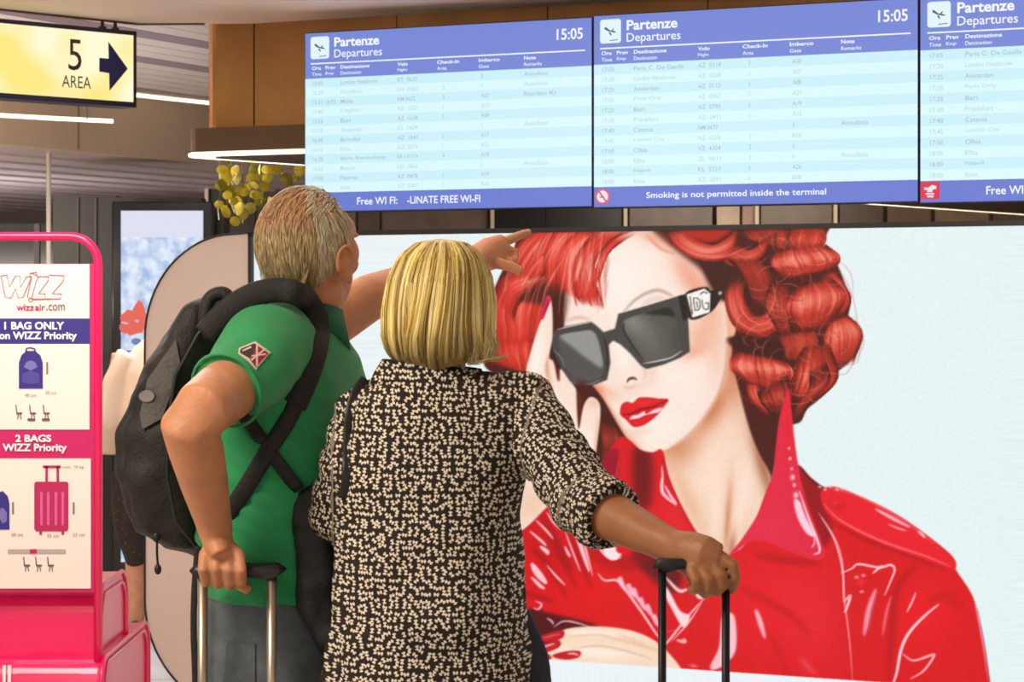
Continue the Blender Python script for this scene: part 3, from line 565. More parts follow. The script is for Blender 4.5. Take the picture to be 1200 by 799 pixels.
# shop fronts seen through the gap over the advertisement
sh = empty('shop_front', (1.2, 16.5, 0), label='row of brown and dark shop panels seen through the gap under the screens', cat='shop front')
tones = [(242, 300, (60, 48, 40)), (302, 352, (96, 80, 66)), (354, 402, (70, 58, 50)), (404, 418, (130, 116, 104)), (420, 446, (104, 84, 70)), (448, 572, (120, 102, 90)), (580, 640, (24, 22, 26)), (640, 730, (34, 30, 30)), (738, 836, (106, 88, 74)), (840, 868, (188, 164, 140)), (870, 888, (160, 120, 100)), (892, 976, (112, 94, 78)), (984, 1036, (84, 64, 52)), (1040, 1092, (104, 80, 62)), (1096, 1160, (126, 104, 80)), (1164, 1300, (90, 72, 56))]
for i, (x0, x1, c) in enumerate(tones):
    a = P(x0, 0, 16.5); b = P(x1, 0, 16.5); MB().box(a.x, 16.5, 0, b.x-.008, 16.56, 2.5).build('wall_panel', paintm(c, .35, noise=.18, nscale=6), sh)
for x in (577, 733, 979, 887, 242): a = P(x, 0, 16.45); MB().box(a.x-.012, 16.44, 0, a.x+.012, 16.48, 2.5).build('mullion', paintm((232, 214, 184), .4), sh)
MB().box(P(200, 0, 16.5).x, 16.5, 2.5, P(1300, 0, 16.5).x, 16.6, 2.9).build('header_beam', dk, sh)
# ---------------------------------------------------------------- bronze bulkhead with the ring light
bz = mat('bronze_panel', (160, 114, 70), .34, metal=.85, noise=.16, nscale=3); bzd = mat('bronze_dark', (96, 74, 54), .45, metal=.6, noise=.08, nscale=3)
bk = empty('bulkhead', (P(300, 0, 9.4).x, 9.5, 2.13), label='bronze metal panelled bulkhead behind the departure screens with rounded lit ledge', cat='bulkhead')
s0, _ = wl(238, 0, -.12); s1, _ = wl(298, 0, -.12)
xs = [s0, s1]+[s1+.62*k for k in range(1, 9)]
far = Vector((3.4, 15.35, 0))
def loc2(v): d = v-P0; return d.dot(U), -d.dot(N)
for i in range(len(xs)-1):
    a_, b_ = xs[i], xs[i+1]
    if i == 0:
        pts = [(a_+.06-.06*math.cos(t), .12+.06-.06*math.sin(t)) for t in np.linspace(0, math.pi/2, 6)]+[(b_-.004, .12), (b_-.004, .26), (a_, .26)]
    else: pts = [(a_+.002, .12), (b_-.002, .12), (b_-.002, .26), (a_+.002, .26)]
    MB().slab([tuple(world(x, y, 0)[:2]) for x, y in pts], 2.236, 2.78).build('panel', bz, bk)
MB().slab([tuple(world(x, y, 0)[:2]) for x, y in ((s0+.05, .2), (xs[-1], .2), (xs[-1], .3), (s0+.05, .3))], 2.3, 2.76).build('backing', bzd, bk)
s2, _ = wl(215, 0, 0.0); tipw = world(s2+.06, .06, 0)
dfar = (far-tipw); dfar.z = 0; dfar.normalize(); nf = Vector((-dfar.y, dfar.x, 0))
r = .055
ang0 = math.atan2(N.y, N.x); ang1 = math.atan2(nf.y, nf.x)
arc = [tipw+Vector((math.cos(t), math.sin(t), 0))*r for t in np.linspace(ang0, ang1-2*math.pi if ang1 > ang0 else ang1, 10)]
endn = tipw+U*4.6+N*r; endf = tipw+dfar*7.4+nf*r
poly = [endn]+arc+[endf]
MB().slab([tuple(p[:2]) for p in poly], 2.142, 2.236).build('ledge', bzd, bk)
inner = [p-(p-tipw).normalized()*.0 for p in poly]
MB().slab([tuple((p+(Vector((1.6, 12, 0))-p)*.03)[:2]) for p in poly], 2.128, 2.143).build('soffit', mat('soffit_brown', (74, 56, 44), .5), bk)
ring = [Vector((p.x, p.y, 2.135)) for p in poly]
dd = [ring[0]]+ring[1:-1]+[ring[-1]]
MB().tube(dd, (.011, .009), 8).build('light_ring', LED, bk, smooth=True)
# ---------------------------------------------------------------- yellow direction sign
sd = Vector((2960, 2850, 0)).normalized(); sY = 8.9
o0 = Vector((P(0, 0, sY).x, sY, 0)); a_ = (160-600)/F; sR = (a_*o0.y-o0.x)/(sd.x-a_*sd.y)
sg = empty('direction_sign', tuple(o0+sd*(sR/2)+Vector((0, 0, 2.30))), math.atan2(sd.y, sd.x), label='lit yellow hanging sign reading 5 AREA with a blue arrow pointing right', cat='sign')
MS = Matrix.Translation((o0.x, o0.y, 0)) @ Matrix.Rotation(math.atan2(sd.y, sd.x), 4, 'Z')
def sx(px): a = (px-600)/F; return (a*o0.y-o0.x)/(sd.x-a*sd.y)
def sz(py, px=80): Y = o0.y+sd.y*sx(px); return EYE+(HZ-py)/F*Y
zt, zb = sz(21.6, 0), sz(115, 0)
L0 = -.9
cas = MB()
for q in ((L0, 0, zb, sR, .09, zb+.02), (L0, 0, zt-.016, sR, .09, zt), (sR-.012, 0, zb, sR, .09, zt), (L0, 0, zb, L0+.012, .09, zt), (L0, .07, zb, sR, .09, zt)): cas.box(*q, M=MS)
cas.build('casing', mat('sign_navy', (44, 34, 62), .4), sg)
ym = bpy.data.materials.new('sign_yellow_lit'); ym.use_nodes = True; nt = ym.node_tree; bs = nt.nodes['Principled BSDF']
tc = nt.nodes.new('ShaderNodeTexCoord'); nz = nt.nodes.new('ShaderNodeTexNoise'); nz.inputs['Scale'].default_value = 3.2; nz.inputs['Detail'].default_value = 1
rp = nt.nodes.new('ShaderNodeValToRGB'); e = rp.color_ramp.elements; e[0].position = .38; e[0].color = (*lin((255, 232, 130)), 1); e[1].position = .55; e[1].color = (*lin((255, 250, 214)), 1)
nt.links.new(tc.outputs['Object'], nz.inputs[0]); nt.links.new(nz.outputs[0], rp.inputs[0]); nt.links.new(rp.outputs[0], bs.inputs['Emission Color']); bs.inputs['Emission Strength'].default_value = 1.0; bs.inputs['Base Color'].default_value = (.02, .02, .02, 1)
MB().box(L0+.01, .004, zb+.018, sR-.012, .06, zt-.014, M=MS).build('face', ym, sg)
lt = MB(); text_into(lt, '5', sx(80.5), sx(96), sz(82.5, 88), sz(46, 88), .002, .0, MS); lt.build('numeral', mat('sign_ink', (70, 52, 60), .5), sg)
lt = MB(); text_into(lt, 'AREA', sx(73), sx(107), sz(103, 90), sz(89, 90), .002, .0, MS); lt.build('lettering', bpy.data.materials['sign_ink'], sg)
ar = [(117, 69), (128, 69), (127.5, 49.5), (150, 79), (129, 106), (128.5, 86), (117, 85)]
ab = MB(); ab.prism([(sx(x), sz(y, 132)) for x, y in ar], .001, .004, MS); ab.build('arrow', mat('arrow_blue', (44, 44, 110), .5), sg)
for x in (128, 143, -120): ab = MB(); ab.tube([MS @ Vector((sx(x), .045, zt-.005)), MS @ Vector((sx(x), .045, 2.645))], .007, 10).tube([MS @ Vector((sx(x), .045, zt)), MS @ Vector((sx(x), .045, zt+.012))], .015, 10).build('hanger', mat('hanger_dark', (60, 52, 48), .4, metal=.6), sg)
# ---------------------------------------------------------------- departure screens
HD = (112, 132, 212); RA = (214, 246, 250); RB = (200, 238, 247); WT = (240, 246, 252)
rows1 = [('15:05', '', 'London Heathrow', 'BT  0632', '', 'B', 'Annullato'), ('15:20', '', 'Frankfurt', 'LH  0281', '3', 'A', 'Annullato'), ('15:25', '16:02', 'Malta', 'KM 0622', '3', 'A02', 'Ritardato 4U'), ('15:40', '', 'Cagliari', 'AZ  1557', '1', 'A11', ''), ('15:50', '', 'Bari', 'AZ  1638', '1', 'A08', ''), ('15:55', '', 'Amsterdam', 'KL  1624', '', 'A', 'Annullato'), ('16:00', '', 'Brindisi', 'AZ  1641', '1', 'A17', ''), ('16:10', '', 'Roma', 'AZ  2079', '1', 'A22', ''), ('16:20', '', 'Berlin Brandenburg', 'EJU 5273', '4', 'A18', ''), ('16:50', '', 'Munich', 'LH  1863', '', 'A', 'Annullato'), ('17:00', '', 'Palermo', 'AZ  0478', '1', 'A19', ''), ('17:00', '', 'Roma', 'AZ  2087', '1', 'A16', '')]
rows2 = [('17:05', '', 'Paris C. De Gaulle', 'AZ  0314', '1', 'A20', ''), ('17:20', '', 'London Heathrow', 'AZ  0238', '1', 'A07', ''), ('17:25', '', 'Amsterdam', 'AZ  0112', '1', 'A08', ''), ('17:25', '', 'Paris Orly', 'AZ  0362', '1', 'A21', ''), ('17:25', '', 'Bari', 'AZ  0795', '1', 'A19', ''), ('17:30', '', 'Frankfurt', 'AZ  0411', '1', 'A13', ''), ('17:40', '', 'Catania', 'NM 0677', '', 'A', 'Annullato'), ('17:45', '', 'London City', 'AZ  0226', '3', 'B26', ''), ('17:50', '', 'Olbia', 'VZ  4304', '2', 'A', ''), ('18:00', '', 'Elba', 'ZL  0611', '5', 'B', 'Annullato'), ('18:00', '', 'Napoli', 'KL  3513', '1', 'A26', ''), ('18:00', '', 'Roma', 'AZ  2091', '1', 'B08', '')]
inkd = glow((164, 190, 202), 1.0); inkl = glow((186, 214, 224), 1.0)
def screen(x0, x1, y0l, y1l, rows, foot, label, icon):
    off = .12
    a, zt = wl(x0, y0l, off); b, _ = wl(x1, 0, off); _, zb = wl(x0, y1l, off); w = b-a; h = zt-zb; y = -off
    base = world((a+b)/2, y+.04, zb)
    e = empty('departures_screen', tuple(base), TH, label=label, cat='screen', group='departure screens above the advertisement')
    M = Matrix.Translation(P0) @ Matrix.Rotation(TH, 4, 'Z')
    MB().box(a, y, zb, b, y+.075, zt, M=M, bevel=.002).build('casing', mat('screen_case', (30, 34, 70), .35) if 'screen_case' not in bpy.data.materials else bpy.data.materials['screen_case'], e)
    for f_ in (.2, .8): MB().tube([M @ Vector((a+w*f_, y+.07, zt-.1)), M @ Vector((a+w*f_, -.125, zt-.1)) if False else M @ Vector((a+w*f_, .0, zt-.1))], .02, 10).build('bracket', dk, e)
    m_ = .0035
    X = lambda u: a+m_+u*(w-2*m_); Z = lambda v: zt-m_-v*(h-2*m_)
    def rect(u0, u1, v0, v1, lift, m, name): return MB().box(X(u0), y-lift, Z(v1), X(u1), y+.001, Z(v0), M=M).build(name, m, e)
    rect(0, 1, .255, .895, .001, glow(RA), 'display_panel')
    st = MB()
    for k in range(0, 12, 2): st.box(X(0), y-.0014, Z(.255+(k+1)*.0533), X(1), y-.0005, Z(.255+k*.0533), M=M)
    tag(st.build('row_stripes', glow(RB), e), kind='stuff')
    rect(0, 1, 0, .255, .0012, glow(HD), 'header_band'); rect(0, 1, .895, 1, .0012, glow((96, 118, 206)), 'footer_band')
    rect(.02, .98, .168, .175, .0018, glow(WT), 'rule')
    MB().prism([(X(u), Z(v)) for u, v in [((.02+.034*(1+q[0])), .083+.0625*q[1]) for q in rounded(-1, -1, 1, 1, .25)]], y-.0018, y, M).build('plane_icon_tile', glow((224, 242, 248)), e)
    ic = MB()
    for pl in ([(.034, .062), (.040, .061), (.052, .078), (.066, .082), (.074, .090), (.066, .091), (.046, .082), (.036, .072)], [(.062, .070), (.066, .069), (.060, .084), (.056, .083)], [(.048, .088), (.054, .088), (.058, .105), (.054, .105)], [(.052, .130), (.078, .127), (.078, .131), (.052, .134)]):
        ic.prism([(X(u), Z(v)) for u, v in pl], y-.0024, y-.001, M)
    ic.build('plane_icon', glow((60, 84, 110)), e)
    t = MB()
    def tx(s, u0, u1, v0, v1, bold=0): text_into(t, s, X(u0), X(u1), Z(v1), Z(v0), y-.0022, bold, M)
    for nm, args in (('title_lettering', ('Partenze', .107, .27, .03, .083, .025)), ('subtitle_lettering', ('Departures', .107, .28, .098, .157, .004)), ('clock_digits', ('15:05', .885, .972, .05, .11, .015))):
        tx(*args); tag(t.build(nm, glow((244, 248, 255)), e), kind='stuff'); t = MB()
    for s, s2, u0, u1, u2 in (('Ora', 'Time', .025, .058, .06), ('Prev', 'Exp', .075, .112, .105), ('Destinazione', 'Destination', .13, .235, .205), ('Volo', 'Flight', .335, .372, .37), ('Check-In', 'Area', .475, .552, .508), ('Imbarco', 'Gate', .62, .692, .655), ('Note', 'Remarks', .775, .815, .835)):
        tx(s, u0, u1, .187, .207, .02); tx(s2, u0, u2, .221, .24, .004)
    for s, u0, u1 in foot: tx(s, u0, u1, .927, .968, .012)
    tag(t.build('header_lettering', glow((244, 248, 255)), e), kind='stuff')
    for par, mm in ((0, inkd), (1, inkl)):
        t = MB()
        for k, rw in enumerate(rows):
            if k % 2 != par: continue
            v = .255+k*.0533+.016
            for s, u0, cw in zip(rw, (.028, .075, .13, .335, .495, .628, .775), (.0072, .0072, .0085, .0085, .0085, .0085, .0085)):
                if s: tx(s, u0, u0+(cw*len(s)*1.05 if len(s) > 1 else (.0022 if s == '1' else .0062)), v, v+.023, .008)
        tag(t.build('flight_lettering', mm, e), kind='stuff')
    if icon == 'smoke':
        c = (.028, .945); MB().prism([(X(c[0]+.024*math.cos(q)), Z(c[1]+.041*math.sin(q))) for q in np.linspace(0, 2*math.pi, 28, endpoint=False)], y-.002, y, M).build('sign_disc', glow((222, 84, 110)), e)
        MB().prism([(X(c[0]+.018*math.cos(q)), Z(c[1]+.031*math.sin(q))) for q in np.linspace(0, 2*math.pi, 28, endpoint=False)], y-.0026, y, M).build('sign_field', glow((236, 228, 238)), e)
        MB().prism([(X(u), Z(v)) for u, v in ((.014, .92), (.018, .914), (.043, .97), (.039, .976))], y-.0032, y-.002, M).build('sign_bar', glow((222, 84, 110)), e)
        MB().prism([(X(u), Z(v)) for u, v in ((.02, .944), (.034, .944), (.034, .951), (.02, .951))], y-.0029, y-.002, M).build('cigarette_mark', glow((90, 90, 120)), e)
    if icon == 'red':
        rect(.0, .056, .9, .985, .0022, glow((214, 28, 76)), 'notice_tile'); q = MB()
        for pl in ([(.012, .925), (.022, .93), (.034, .915), (.046, .92), (.046, .935), (.036, .938), (.034, .95), (.02, .95), (.02, .938), (.012, .94)], [(.015, .955), (.04, .955), (.04, .961), (.015, .961)], [(.02, .966), (.038, .966), (.038, .976), (.02, .976)]):
            q.prism([(X(u), Z(v)) for u, v in pl], y-.0032, y-.001, M)
        q.build('notice_mark', glow((250, 226, 234)), e)
    return e
wifi = [('Free WI FI:', .19, .335), ('-LINATE FREE WI-FI', .37, .625)]
screen(357, 694.3, 38.5, 249, rows1, wifi, 'leftmost departures screen, flights from London Heathrow down, free wifi footer', '')
screen(695.2, 1076.5, 18, 244, rows2, [('Smoking is not permitted inside the terminal', .17, .73)], 'middle departures screen with the smoking is not permitted footer', 'smoke')
screen(1077.6, 1508, -3, 238.5, rows2, wifi, 'rightmost departures screen cut by the frame with red notice square below', 'red')
# ---------------------------------------------------------------- backlit advertisement
bb = empty('lightbox_advertisement', tuple(world(.6, .1, 0)), TH, label='large backlit poster of a red haired woman in sunglasses and red coat', cat='billboard')
MW = Matrix.Translation(P0) @ Matrix.Rotation(TH, 4, 'Z')
xa, zt = wl(297, 277); xe, _ = wl(1330, 0); _, ztop = wl(650, 272.5); zbot = .10
xp, _ = wl(170, 0); xq, _ = wl(292, 0)
fb = MB()
fb.box(xa-.016, -.012, zbot, xa-.002, .2, ztop+.018, M=MW); fb.box(xa-.016, -.012, ztop, xe, .2, ztop+.018, M=MW); fb.box(xa-.016, -.012, zbot-.02, xe, .2, zbot, M=MW); fb.box(xe-.012, -.012, zbot, xe, .2, ztop, M=MW)
fb.box(xa-.01, .1, zbot, xe-.01, .19, ztop, M=MW)
fb.build('frame', mat('frame_black', (34, 28, 28), .3), bb)
MB().box(xa-.2, .02, 0, xe-.03, .18, zbot-.02, M=MW).build('plinth', dk, bb)
ep = rounded(xp, .02, xq, ztop+.012, .40, 16, (0, 1, 1, 0))
MB().prism(ep, 0, .16, MW).build('end_panel', mat('end_panel_white', (222, 208, 198), .4, noise=.02, nscale=5), bb)
c0 = ((xp+xq)/2, (ztop+.02)/2)
tr = [MW @ Vector((x, -.002, z)) for x, z in ep]
MB().tube(tr, .0045, 6, closed=True).build('edge_trim', bpy.data.materials['frame_black'], bb)
# the print itself: a fine grid that carries the printed colours
def lin_np(a): a = a/255; return np.where(a <= .04045, a/12.92, ((a+.055)/1.055)**2.4)
def make_print():
    paint_print()
    pxs = np.concatenate([np.array([297, 380, 480, 512]), np.arange(520, 1172, 1.16), np.array([1180, 1195, 1230, 1330])])
    X = np.array([wl(p)[0] for p in pxs]); Zt = ztop; Zd = wl(1160, 812)[1]
    Zs = np.concatenate([[zbot], np.linspace(Zd-.02, Zt, 500)])
    gx, gz = np.meshgrid(X, Zs); V = np.zeros((gx.size, 3)); V[:, 0] = gx.ravel(); V[:, 2] = gz.ravel(); V[:, 1] = .004
    Wx = P0.x+U.x*gx; Wy = P0.y+U.y*gx
    pxx = 600+F*Wx/Wy; pyy = HZ-F*(gz-EYE)/Wy
    u = np.clip((pxx-PX0)*PS-.5, 0, PW-1.01); v = np.clip((pyy-PY0)*PS-.5, 0, PH-1.01); iu = u.astype(int); iv = v.astype(int); fu = (u-iu)[..., None]; fv = (v-iv)[..., None]
    c = (canvas[iv, iu]*(1-fu)+canvas[iv, iu+1]*fu)*(1-fv)+(canvas[iv+1, iu]*(1-fu)+canvas[iv+1, iu+1]*fu)*fv
    h, w = gx.shape; me = bpy.data.meshes.new('poster_print')
    k = np.arange(h*w).reshape(h, w); q = np.stack([k[:-1, :-1], k[:-1, 1:], k[1:, 1:], k[1:, :-1]], -1).reshape(-1, 4)
    me.vertices.add(h*w); me.loops.add(q.size); me.polygons.add(len(q))
    fr = FRAME[bb.name].inverted() @ MW; R3 = np.array(fr)[:3, :3]; T3 = np.array(fr)[:3, 3]
    me.vertices.foreach_set('co', (V@R3.T+T3).astype(np.float32).ravel()); me.loops.foreach_set('vertex_index', q.ravel().astype(np.int32)); me.polygons.foreach_set('loop_start', np.arange(0, q.size, 4, dtype=np.int32))
    me.update(calc_edges=True)
    at = me.color_attributes.new('ink', 'FLOAT_COLOR', 'POINT'); rgba = np.ones((h*w, 4), np.float32); rgba[:, :3] = lin_np(np.clip(c, 0, 255)).reshape(-1, 3); at.data.foreach_set('color', rgba.ravel())
    m = bpy.data.materials.new('backlit_print'); m.use_nodes = True; b = m.node_tree.nodes['Principled BSDF']; an = m.node_tree.nodes.new('ShaderNodeVertexColor'); an.layer_name = 'ink'
    m.node_tree.links.new(an.outputs[0], b.inputs['Emission Color']); b.inputs['Emission Strength'].default_value = 1.0; b.inputs['Base Color'].default_value = (.01, .01, .01, 1); b.inputs['Roughness'].default_value = .35; b.inputs['Specular IOR Level'].default_value = .2
    m.cycles.emission_sampling = 'NONE'; me.materials.append(m)
    o = bpy.data.objects.new('poster_print', me); COL.objects.link(o); o.parent = bb
make_print()
# ---------------------------------------------------------------- pink cabin-bag sizer stand
PK = mat('pink_paint', (226, 14, 92), .28, coat=.3); PKd = mat('magenta_print', (186, 14, 92), .5); WH = mat('board_white', (232, 216, 208), .5); VI = mat('violet_print', (44, 34, 122), .5); INK = mat('ink_grey', (120, 110, 112), .5)
YS = 7.5
def K(px, py): return ((px-600)/F*YS, EYE+(HZ-py)/F*YS)
sz_ = empty('bag_sizer', (K(45, 0)[0], 7.7, 0), label='pink metal cabin bag size stand with white rules board', cat='stand')
xl, _ = K(-34, 0); xr, zt_ = K(115, 277); r_ = .085
path = [Vector((xr, YS, 0)), Vector((xr, YS, zt_-r_))]+[Vector((xr-r_+r_*math.cos(t), YS, zt_-r_+r_*math.sin(t))) for t in np.linspace(0, math.pi/2, 8)[1:]]+[Vector((xl+r_-r_*math.sin(t), YS, zt_-r_+r_*math.cos(t))) for t in np.linspace(0, math.pi/2, 8)]+[Vector((xl, YS, 0))]
MB().tube(path, .0135, 14).build('frame_tube', PK, sz_, smooth=True)
x0, z1 = K(-28, 309); x1, z0 = K(111, 694)
MB().box(x0, YS-.008, z0, x1+.004, YS+.008, z1, bevel=.002).build('board', PKd, sz_)
def pan(px0, py0, px1, py1, m, name, l=.0105):
    a, b = K(px0, py0); c, d = K(px1, py1); return MB().box(a, YS-l, d, c, YS-.004, b).build(name, m, sz_)
pan(-24, 309.5, 105.5, 373, WH, 'board_panel'); pan(-24, 373, 105.5, 403, VI, 'violet_band'); pan(-24, 403, 105.5, 503, WH, 'board_panel'); pan(-24, 537, 107, 689, WH, 'board_panel')
def wr(s, px0, px1, py0, py1, m, bold=.012, slant=0, name='lettering', l=.0125):
    t = MB(); a, b = K(px0, py1); c, d = K(px1, py0); text_into(t, s, a, c, b, d, YS-l, bold, slant=slant); return t.build(name, m, sz_)
WP = mat('white_print', (246, 238, 240), .5); MG = mat('magenta_ink', (170, 24, 84), .5)
wr('1 BAG ONLY', 6, 76, 377, 386, WP, .03); wr('on WIZZ Priority', 0, 91, 388.5, 400, WP, .025)
wr('2 BAGS', 19, 61, 509, 517.5, WP, .03); wr('WIZZ Priority', 4, 79, 519.5, 531, WP, .025)
wr('wizz', 20, 41, 356.5, 364, MG, .02); wr('air', 42, 54, 356.5, 364, MG, .02); wr('.com', 55, 77, 356.5, 364, INK, .02)
# outlined italic emblem
ln = MB()
def pl(pts, r=.0016, l=.012):
    ln.tube([Vector((K(x, y)[0], YS-l, K(x, y)[1])) for x, y in pts], r, 5)
for q in ([(2, 323), (7, 348), (14, 349), (19, 338), (22, 349), (28, 348), (38, 324)], [(2, 323), (9, 322), (12, 336), (19, 323), (24, 323), (25, 336), (32, 324), (38, 324)], [(38, 324), (33, 348), (38, 349), (43, 330), (46, 324), (38, 320)], [(44, 324), (58, 324), (57, 329), (46, 344), (54, 344), (53, 350), (38, 350)], [(58, 322), (76, 323), (75, 329), (62, 344), (73, 344), (71, 350), (54, 350)], [(36, 320), (36, 324)], [(36, 320), (44, 319), (44, 322)], [(34, 351), (37, 349), (39, 352), (36, 354), (34, 351)], [(39, 351), (72, 350)]): pl(q)
ln.build('emblem_outline', mat('emblem_rose', (176, 110, 124), .5), sz_)
def shp(pts, m, name, l=.0125, k=1): return MB().prism([K(x, y) for x, y in pts], YS-l, YS-.006).build(name, m, sz_)
shp([(23, 455), (23, 425), (26, 416), (32, 411), (42, 411), (48, 416), (51, 425), (51, 455)], VI, 'bag_picture'); ln = MB(); ln.tube([Vector((K(x, y)[0], YS-.012, K(x, y)[1])) for x, y in ((31, 412), (32, 408), (37, 407), (42, 409), (42, 412))], .0022, 6)
ln.build('bag_picture_loop', VI, sz_)
shp([(29, 430), (32, 424), (37, 422), (42, 424), (45, 430), (37, 434)], mat('violet_pale', (110, 104, 170), .5), 'bag_picture_flap', .0135); shp([(27, 438), (37, 434), (47, 438), (47, 448), (37, 450), (27, 448)], mat('violet_mid', (70, 60, 146), .5), 'bag_picture_pocket', .013)
shp([(-6, 620), (-6, 586), (-2, 577), (4, 575), (10, 581), (12, 590), (12, 620)], VI, 'bag_picture'); shp([(-3, 600), (4, 594), (9, 600), (9, 610), (4, 613)], bpy.data.materials['violet_pale'], 'bag_picture_flap', .0135)
shp([(41, 566), (43, 564), (79, 564), (81, 566), (81, 619), (79, 622), (43, 622), (41, 619)], MG, 'suitcase_picture')
st = MB()
for x in (48, 56, 65, 73): a, b = K(x, 615); c, d = K(x+3, 576); st.box(a, YS-.0135, b, c, YS-.012, d)
st.build('suitcase_picture_ribs', mat('magenta_pale', (206, 84, 140), .5), sz_)
hd = MB()
for a_, b_ in (((54, 546), (57, 564)), ((67, 546), (70, 564)), ((51, 545), (72, 548)), ((47, 622), (50, 626)), ((73, 622), (76, 626))): p, q = K(*a_), K(*b_); hd.box(p[0], YS-.0125, q[1], q[0], YS-.006, p[1])
tag(hd.build('suitcase_picture_handle', MG, sz_), kind='stuff')
for s, a_, b_, c_, d_ in (('max. 10 kg', 74, 99, 545, 549), ('40 cm', 30, 43, 461, 464.5), ('20 cm', 54, 67, 458, 461.5), ('55 cm', 56, 70, 625, 629), ('23 cm', 86, 100, 624, 628), ('20 cm', 14, 28, 624, 628)): wr(s, a_, b_, c_, d_, INK, .0)
for (x, y0, y1) in ((55, 424, 438), (86, 588, 602), (15, 588, 602)): a, b = K(x, y1); c, d = K(x+2.2, y0); MB().box(a, YS-.0125, b, c, YS-.006, d).build('measure_mark', INK, sz_)
SEATM = mat('seat_print', (92, 82, 84), .5)
def seat(x, y, flip=0):
    s_ = -1 if flip else 1; seats = MB()
    for q in ([(0, -12), (1.2, -12), (2.2, -2), (1, -2)], [(1, -3), (8, -3), (8, -1), (1, -1)], [(3, -1), (4, -1), (3, 5), (2, 5)], [(5, -1), (6, -1), (7, 5), (6, 5)]): seats.prism([K(x+s_*u, y+v) for u, v in q], YS-.0125, YS-.006)
    tag(seats.build('seat_picture', SEATM, sz_), kind='stuff')
for x in (19, 35, 51): seat(x, 486)
for x in (28, 42, 56): seat(x, 664)
for x, y in ((36, 492), (53, 492)): MB().prism([K(x-3, y-2), K(x+6, y-2), K(x+6, y+1), K(x-3, y+1)], YS-.0125, YS-.006).build('bag_picture', SEATM, sz_)
pan(10, 643, 78, 648, mat('bar_print', (170, 158, 158), .5), 'shelf_picture', .0125); pan(36, 643, 44, 648, MG, 'shelf_picture_bag', .0135)
# the two rounded measuring boxes under the board
def ubox(x0, x1, y0, y1, ztop, name, rr=.10, wall_=.012):
    e_ = rounded(y0, .02, y1, ztop, rr, 8, (1, 1, 1, 1)); m = MB(); M = Matrix(((0, 1, 0, 0), (1, 0, 0, 0), (0, 0, 1, 0), (0, 0, 0, 1)))
    m.prism(e_, x0, x1, M); o = m.build(name, PK, sz_)
    md = o.modifiers.new('b', 'BEVEL'); md.width = .012; md.segments = 3; md.limit_method = 'ANGLE'; return e_
xr2 = K(121, 0)[0]
e1 = ubox(xl-.02, xr2-.02, YS+.03, YS+.56, K(0, 690)[1]+.004, 'small_bag_box'); e2 = ubox(xl-.06, xr2+.0, YS-.06, YS+.92, K(0, 770)[1], 'large_bag_box')
for e_, xx, nm in ((e1, xr2-.02, 'box_rim'), (e2, xr2, 'box_rim')):
    for ins in (.0, .085):
        cy = sum(p[0] for p in e_)/len(e_); cz = sum(p[1] for p in e_)/len(e_)
        pts = [Vector((xx+.002, p[0]+(cy-p[0])*ins*1.2, p[1]+(cz-p[1])*ins*1.2)) for p in e_]; MB().tube(pts, .008, 6, closed=True).build(nm, PK, sz_, smooth=True)
sl = MB()
for x in (8, 14): a, b = K(x, 850); c, d = K(x+3.5, 776); sl.box(a, YS-.064, b, c, YS-.058, d)
sl.build('stripe_marking', WP, sz_)
for x in (22, 60): a, _ = K(x, 0); MB().box(a, YS-.063, K(0, 775)[1], a+.09, YS-.058, K(0, 771)[1]).build('ridge', mat('pink_light', (232, 70, 130), .35) if 'pink_light' not in bpy.data.materials else bpy.data.materials['pink_light'], sz_)
# ---------------------------------------------------------------- hanging plant with yellow leaves
hp = empty('hanging_plant', (P(300, 0, 10.8).x, 10.8, P(0, 262, 10.8).z), label='hanging plant with yellow green leaves under the lit ledge by the man\'s head', cat='plant')
lm = [mat('leaf_yellow', (190, 172, 30), .5, noise=.15, nscale=30), mat('leaf_olive', (140, 132, 28), .5, noise=.15, nscale=30), mat('leaf_lime', (206, 190, 48), .5)]
lv = []
for m in lm:
    b = MB(); n = 9
    for i in range(n): a = 2*math.pi*i/n; b.v.append((.031*math.cos(a)*(1+.12*math.sin(2*a)), .004*math.sin(3*a), .027*math.sin(a)))
    b.v.append((0, -.008, 0)); b.f = [(i, (i+1) % n, n) for i in range(n)]
    o = b.build('leaf', m, hp, local=True, smooth=True); lv.append(o)
stm = MB(); rl = random.Random(3); first = [True]*3
for (x, ya, yb) in ((258, 196, 258), (272, 196, 250), (284, 196, 262), (298, 196, 248), (308, 196, 240), (330, 196, 214), (345, 196, 212), (322, 196, 206), (290, 196, 236), (268, 196, 240)):
    pts = [P(x+rl.uniform(-3, 3), y, 10.8+rl.uniform(-.15, .15)) for y in np.linspace(ya-10, yb, 5)]; pts[0].z = 2.32; stm.tube(pts, .0022, 5)
    y = ya+3
    while y < yb:
        i = rl.choice((0, 0, 1, 2)); p = P(x+rl.uniform(-9, 9), y, 10.8+rl.uniform(-.18, .1)); o = lv[i] if first[i] else lv[i].copy()
        if not first[i]: COL.objects.link(o)
        first[i] = False; o.location = p-Vector(hp.location); o.rotation_euler = (rl.uniform(-.6, .6), rl.uniform(-3, 3), rl.uniform(-.9, .9)); s_ = rl.uniform(.6, 1.05); o.scale = (s_, s_, s_); y += rl.uniform(7, 12)
stm.build('stems', mat('stem_green', (96, 104, 40), .6), hp)
cx0 = P(246, 0, 10.8).x; cx1 = P(358, 0, 10.8).x
MB().box(cx0, 10.68, 2.30, cx1, 10.92, 2.42, bevel=.01).build('planter', mat('planter_brown', (84, 66, 52), .6), hp)
MB().tube([(cx0+.1, 10.8, 2.41), (cx0+.1, 10.8, 2.79)], .006, 6).tube([(cx1-.1, 10.8, 2.41), (cx1-.1, 10.8, 2.79)], .006, 6).build('suspension', dk, hp)
